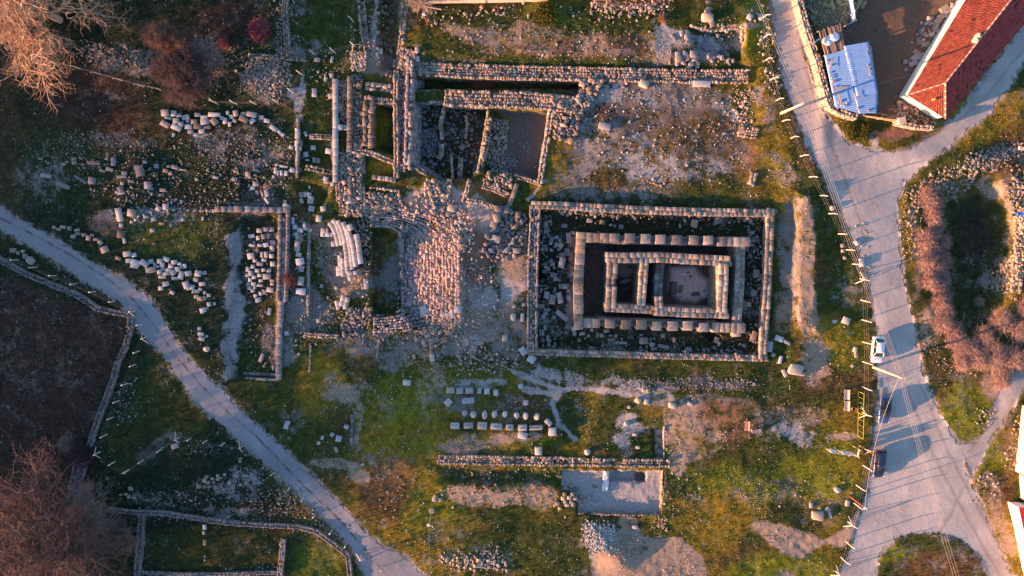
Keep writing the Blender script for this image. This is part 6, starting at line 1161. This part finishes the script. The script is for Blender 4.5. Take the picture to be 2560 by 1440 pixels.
# shed
S0 = float(hz(2130, 200)); SHD = empty("blue_shed", G3(2130, 200)); tag(SHD, "shed with blue corrugated metal roof weighed down by stones", "shed")
SHM = mat_attr("blue_sheet", .4, 1.2, .85, 1.12, .15, 6, .5)
def corr(nm, quad, z0s, z1s, col, waves, par):
    """quad px TL, TR, BR, BL; heights at left edge, right edge"""
    c = [T3(*quad[0], z0s), T3(*quad[1], z1s), T3(*quad[2], z1s), T3(*quad[3], z0s)]; mb = MB(); nu, nv = 10, waves * 6; vs = []; fs = []
    for j in range(nv + 1):
        t = j / nv; a, b = c[0].lerp(c[3], t), c[1].lerp(c[2], t); dz = .02 * math.sin(2 * math.pi * waves * t)
        for i in range(nu + 1): p = a.lerp(b, i / nu); vs.append((p.x - par.location.x, p.y - par.location.y, p.z + dz - par.location.z))
    for j in range(nv):
        for i in range(nu): fs.append((j * (nu + 1) + i, (j + 1) * (nu + 1) + i, (j + 1) * (nu + 1) + i + 1, j * (nu + 1) + i + 1))
    mb.add(vs, fs, col); o = mb.build(nm, SHM, par, True); s_ = o.modifiers.new("t", 'SOLIDIFY'); s_.thickness = .02; return o
BL = (.17,.33,.66)
corr("roof_sheet", [(2060.7,139),(2118,122),(2150,284),(2088,267)], S0 + 2.0, S0 + 2.45, BL, 30, SHD)
corr("roof_sheet", [(2109,115),(2172,104),(2195,232),(2142,240)], S0 + 2.52, S0 + 2.7, (.20,.37,.70), 26, SHD)
corr("roof_sheet", [(2136,238),(2195,230),(2192,283),(2147,284)], S0 + 2.46, S0 + 2.62, (.19,.35,.68), 10, SHD)
corr("roof_sheet", [(2112,128),(2126,126),(2144,212),(2132,216)], S0 + 2.50, S0 + 2.56, (.13,.28,.60), 14, SHD)
wm_ = MB(); cs_ = [T3(*p, S0) for p in [(2068,150),(2160,122),(2178,268),(2094,256)]]
for i in range(4):
    a, b = cs_[i], cs_[(i + 1) % 4]; m_ = (a + b) / 2; wm_.box((m_.x - SHD.location.x, m_.y - SHD.location.y, .85), ((b - a).length * .97, .25, 2.2), math.atan2(b.y - a.y, b.x - a.x), (.45,.38,.32))
wm_.build("wall", STONE, SHD)
for (u, v, t) in [(2067,152,'cream'),(2076,164,'cream'),(2074,182,'cream'),(2079,189,'r'),(2081,203,'cream'),(2085,204,'r'),(2084,218,'r'),(2120,134,'cream'),(2124,149,'cream'),(2092,233,'cream'),(2097,255,'cream'),(2104,264,'cream'),(2111,266,'cream'),(2117,258,'cream'),(2170,120,'grey'),(2169,133,'grey'),(2171,162,'grey'),(2175,173,'grey'),(2176,186,'grey'),(2172,276,'grey'),(2080,195,'cream'),(2145,270,'cream')]:
    zz = S0 + 2.0 + (u - 2060) / 130 * .6 + .06; x, y = P(u, v, zz + .1); s_ = R.uniform(.25, .42)
    tn = (.40,.05,.04) if t == 'r' else tint(t); o = link("roof_stone", stones_mesh("roof_stone", [([(0, 0, .1, s_, s_ * .8, s_ * .6, R.uniform(0, 3), .1, *tn)], 'rnd')]), STONE); o.location = (float(x), float(y), zz)
    tag(o, "red brick lump lying on the blue shed roof" if t == 'r' else ("pale stone weighing down the left half of the blue shed roof" if t == 'cream' else "grey stone weighing down the right half of the blue shed roof"), "stone", "stones on the blue shed roof")
for (u0, v0, u1, v1, lb) in [(2080,147,2076,172,"short board lying on the upper left of the blue shed roof"),(2082,224,2118,217,"long pale board lying across the blue shed roof"),(2096,228,2104,258,"pale board lying up the lower blue shed roof"),(2137,232,2141,250,"dark board on the lower blue shed roof")]:
    zz = S0 + 2.35 + (u0 - 2076) * .006; a, b = T3(u0, v0, zz), T3(u1, v1, zz); m = MB(); m.box((0, 0, .05), ((b - a).length, .22, .05), 0, (.5,.33,.22)); o = m.build("board", WOOD); o.location = (a + b) / 2; o.rotation_euler = (0, 0, math.atan2(b.y - a.y, b.x - a.x)); tag(o, lb, "board")
# plank lean-to with sheet
LT = empty("plank_shelter", G3(2078, 105)); tag(LT, "ramshackle shelter roofed with grey-brown planks above the blue shed", "shelter"); c = [T3(*p, S0 + 1.9) for p in [(2046,78),(2101,60),(2112,122),(2062,138)]]; 
for k, (t0_, t1_) in enumerate([(0, .48), (.52, 1)]):
    mb = MB(); n = 17
    for i in range(n):
        if R.random() < .1: continue
        s = (i + .5) / n; a = c[0].lerp(c[1], s).lerp(c[3].lerp(c[2], s), t0_ + R.uniform(-.03, .03)) - LT.location; b = c[0].lerp(c[1], s + R.uniform(-.02, .02)).lerp(c[3].lerp(c[2], s), t1_ + R.uniform(-.02, .05)) - LT.location; mb.tube([a + Vector((0, 0, R.uniform(0, .08))), b + Vector((0, 0, R.uniform(0, .1)))], .10, 4, (lambda f: (.40*f,.27*f,.21*f))(R.uniform(.55, 1.25)))
    mb.build("plank_roof", WOOD, LT)
for p in c: m = MB(); q = p - LT.location; m.tube([(q.x, q.y, -.1), (q.x, q.y, q.z + .05)], .07, 6, (.35,.25,.18)); m.build("post", WOOD, LT)
def sheet_(name, label, poly, z, col, amp=.25, n=14):
    u0, u1 = min(p[0] for p in poly), max(p[0] for p in poly); v0, v1 = min(p[1] for p in poly), max(p[1] for p in poly); vs = []; id_ = {}; fs = []
    for j in range(n):
        for i in range(n):
            u, v = u0 + (u1 - u0) * i / (n - 1), v0 + (v1 - v0) * j / (n - 1)
            if inpoly(poly, u, v): zz = z + amp * float(vnoise(i, j, 1.7, 3)) + R.uniform(0, amp * .2); x, y = P(u, v, zz); id_[(i, j)] = len(vs); vs.append((float(x), float(y), zz))
    for j in range(n - 1):
        for i in range(n - 1):
            k = [(i, j), (i, j + 1), (i + 1, j + 1), (i + 1, j)]
            if all(q in id_ for q in k): fs.append(tuple(id_[q] for q in k))
    mb = MB(); mb.add(vs, fs, col); o = mb.build(name, PAINTED, None, True); s_ = o.modifiers.new("t", 'SOLIDIFY'); s_.thickness = .02; tag(o, label, "tarp")
sheet_("tarp", "crumpled white-blue sheet thrown over the plank shelter", [(2056,96),(2075,84),(2088,79),(2102,84),(2100,100),(2088,106),(2075,117),(2062,114),(2053,108)], S0 + 2.1, (.70,.73,.85))
sheet_("tarp", "small blue rag at the shelter's left side", [(2034,106),(2046,94),(2054,98),(2050,102),(2038,108)], S0 + 1.9, (.06,.28,.62), .15, 9)
sheet_("tarp", "bright blue sheet among stones at the right edge", [(2541,528),(2562,530),(2566,540),(2552,544),(2540,538)], float(hz(2550, 535)) + .3, (.03,.22,.70), .25, 12)
sheet_("tarp", "light blue plastic hanging outside the fodder pen", [(2127,32),(2141,31),(2136,42),(2127,40)], S0 + .9, (.35,.48,.80), .2, 9)
# fodder pen
PN = empty("fodder_pen", G3(2100, 40)); tag(PN, "pen of blue-grey panels holding pale fodder", "pen"); mb = MB(); pp_ = [T3(u, v, S0) - PN.location for u, v in [(2110,-20),(2120,10),(2125,35),(2127,58),(2104,70)]]
for a, b in zip(pp_[:-1], pp_[1:]): m = (a + b) / 2; mb.box((m.x, m.y, .75), ((b - a).length, .10, 1.5), math.atan2(b.y - a.y, b.x - a.x), (.30,.42,.66))
mb.build("panel", PAINTED, PN)
for i, p in enumerate(pp_): m = MB(); m.tube([(p.x, p.y, 0), (p.x, p.y, 1.7)], .06, 6, (.5,.5,.55)); m.build("post", PAINTED, PN)
field("fodder_heap", [(2030,-20),(2112,-20),(2122,40),(2118,58),(2050,75),(2034,50),(2022,10)], 900, .15, .5, 'rnd', 'straw', .1, .15, kindtag="stuff", mat=mat_attr("straw", .95, 4, .7, 1.3, .5, 20))
for i, (u, v, a) in enumerate([(2081,14,65),(2066,13,20),(2100,8,40),(2145,12,-70),(2152,2,-65),(2138,25,-70),(2130,8,20),(2112,-2,10),(2092,-4,40),(2158,12,-60),(2075,-5,20)]):
    q = G3(u, v, .3); m = MB(); m.tube([(-.62, 0, 0), (.62, 0, 0)], [.3, .3], 12, (lambda f: (.34*f,.27*f,.15*f))(R.uniform(.8, 1.2))); o = m.build("straw_bale", WOOD, None, False, .05); o.location = q; o.rotation_euler = (0, 0, math.radians(-a)); tag(o, "rough round straw bale in or beside the fodder pen", "straw bale", "straw bales by the fodder pen")
# yard walls
YW = [("whitewashed yard wall of rough stone between verge and sheds", [(1993,-30),(2004,15),(2016,60),(2030,105),(2046,150),(2058,195),(2068,235),(2082,268)], 17, 1.7, 'cream'), ("curved yard wall below the blue shed", [(2082,268),(2102,279),(2125,287),(2146,291)], 15, 1.5, 'cream'), ("sunlit yard wall between wooden gate and farm building", [(2244,306),(2290,316),(2334,320)], 11, 1.3, 'cream')]
for lb, pts, w, h, tk in YW: wall("yard_wall", lb, "wall", pts, w, h, .4, .42, 'rub', tk, ruin=.15, mat=mat_attr("limewashed_stone", .9, 3, .8, 1.15, .4, 12))
a, b = G3(2148, 290), G3(2238, 306); e = empty("wooden_gate", a); d_ = b - a; tag(e, "long low wooden gate between the shed wall and the square pillar", "gate"); ang_ = math.atan2(d_.y, d_.x)
for k in range(4): m = MB(); m.box((d_.x * .5, d_.y * .5, .35 + k * .28), (d_.length * .98, .07, .2), ang_ + .01 * k, (.58,.36,.24)); m.build("rail", WOOD, e)
for t in (0, .5, 1): m = MB(); m.box((d_.x * t, d_.y * t, .7), (.16, .16, 1.5), ang_, (.5,.32,.22)); m.build("gate_post", WOOD, e)
m = MB(); m.box((0, 0, .8), (.95, .95, 1.8), .2, (.62,.50,.42)); m.box((0, 0, 1.75), (1.1, 1.1, .12), .2, (.6,.48,.4)); o = m.build("gate_pillar", PLAST, None, False, .04); o.location = G3(2240, 306); tag(o, "square rendered pillar at the right end of the wooden gate", "pillar")
# top edge wall and lower right houses
def prism(nm, pts, z0_, z1_, col, mat, label=None, cat=None, parent=None):
    q = [T3(u, v, z0_) for u, v in pts]; o_ = q[0]; vs = [(p.x - o_.x, p.y - o_.y, 0) for p in q] + [(p.x - o_.x, p.y - o_.y, z1_ - z0_) for p in q]; n = len(q); mb = MB(); fs = [(i, (i + 1) % n, n + (i + 1) % n, n + i) for i in range(n)] + [tuple(range(n, 2 * n))]; mb.add(vs, fs, col); o = mb.build(nm, mat, parent); o.location = o_ if parent is None else o_ - parent.location
    if label: tag(o, label, cat)
    return o
g0 = float(hz(1200, 8)); prism("rendered_wall", [(1064,14),(1064,2),(1365,-2),(1368,7),(1100,13)], g0 - .5, g0 + 1.6, (.74,.55,.44), PLAST, "long peach-coloured rendered wall at the top edge", "wall")
g0 = float(hz(1600, 3)); prism("rendered_wall", [(1483,4),(1483,-8),(1708,-12),(1710,-2)], g0 - .5, g0 + 1.5, (.74,.55,.44), PLAST, "shorter peach rendered wall at the top edge right of the long one", "wall")
m = MB(); a, b = G3(1066, 18), G3(1104, 25); m.tube([Vector((0, 0, .3)), b - a + Vector((0, 0, .3))], .12, 6, (.5,.42,.4)); o = m.build("pipe", CONC); o.location = a; tag(o, "grey pipe lying below the long wall's left end", "pipe")
mb = MB(); bx = G3(1370, -30); 
corr_par = empty("long_shed", G3(1200, -30)); tag(corr_par, "long shed whose blue-grey sheet roof just touches the top edge", "shed"); corr("roof_sheet", [(1066,-3),(1066,-60),(1365,-64),(1365,-6)], g0 + 1.75, g0 + 2.6, (.14,.17,.32), 8, corr_par); m = MB(); m.box((6, .6, 1), (17, 2.5, 2.1), 0, (.6,.5,.45)); m.build("wall", PLAST, corr_par)
g1 = float(hz(2545, 1300)); hs = prism("white_house", [(2516,1252),(2700,1262),(2700,1560),(2590,1560),(2556,1424)], g1 - .3, g1 + 2.7, (.86,.80,.72), PLAST, "white house with red roof at the lower right edge", "house")
rf = MB(); cs_ = [T3(u, v, g1 + 2.75) - hs.location for u, v in [(2546,1268),(2720,1268),(2740,1570),(2610,1570)]]
for i in range(20):
    t0_, t1_ = i / 20, (i + 1.1) / 20; rise = 1.6 * t0_; a, b = cs_[0].lerp(cs_[1], t0_), cs_[3].lerp(cs_[2], t0_); a2, b2 = cs_[0].lerp(cs_[1], min(t1_, 1)), cs_[3].lerp(cs_[2], min(t1_, 1)); z_ = Vector((0, 0, .05 + rise)); z2_ = Vector((0, 0, rise + .08)); rf.add([a + z_, b + z_, b2 + z2_, a2 + z2_], [(0, 1, 2, 3)], tuple(x * R.uniform(.8, 1.15) for x in (.45,.05,.06)))
rf.build("roof", TILE, hs)
g2 = float(hz(2545, 1100)); h2 = prism("plastered_house", [(2534,1176),(2552,1012),(2720,1012),(2720,1180)], g2 - .3, g2 + 2.4, (.80,.62,.50), PLAST, "plastered low building cut by the right edge above the white house", "building")
rf = MB(); q = [T3(u, v, g2 + 2.5) - h2.location for u, v in [(2572,1178),(2586,1010),(2740,1010),(2740,1184)]]; rf.add(q, [(0, 3, 2, 1)][:1], (.42,.10,.07)); rf.build("roof", TILE, h2)
prism("terrace_wall", [(2544,1184),(2700,1184),(2700,1248),(2550,1246)], g2 - .3, g2 + .9, (.74,.58,.48), PLAST, "low terrace between the two lower right buildings", "terrace")
m = MB(); m.box((0, 0, .3), (1.6, .5, .4), -.1, (.62,.5,.42)); o = m.build("concrete_beam", CONC, None, False, .03); o.location = G3(2556, 372); tag(o, "pale concrete beam end at the right edge above the rubble bank", "beam")
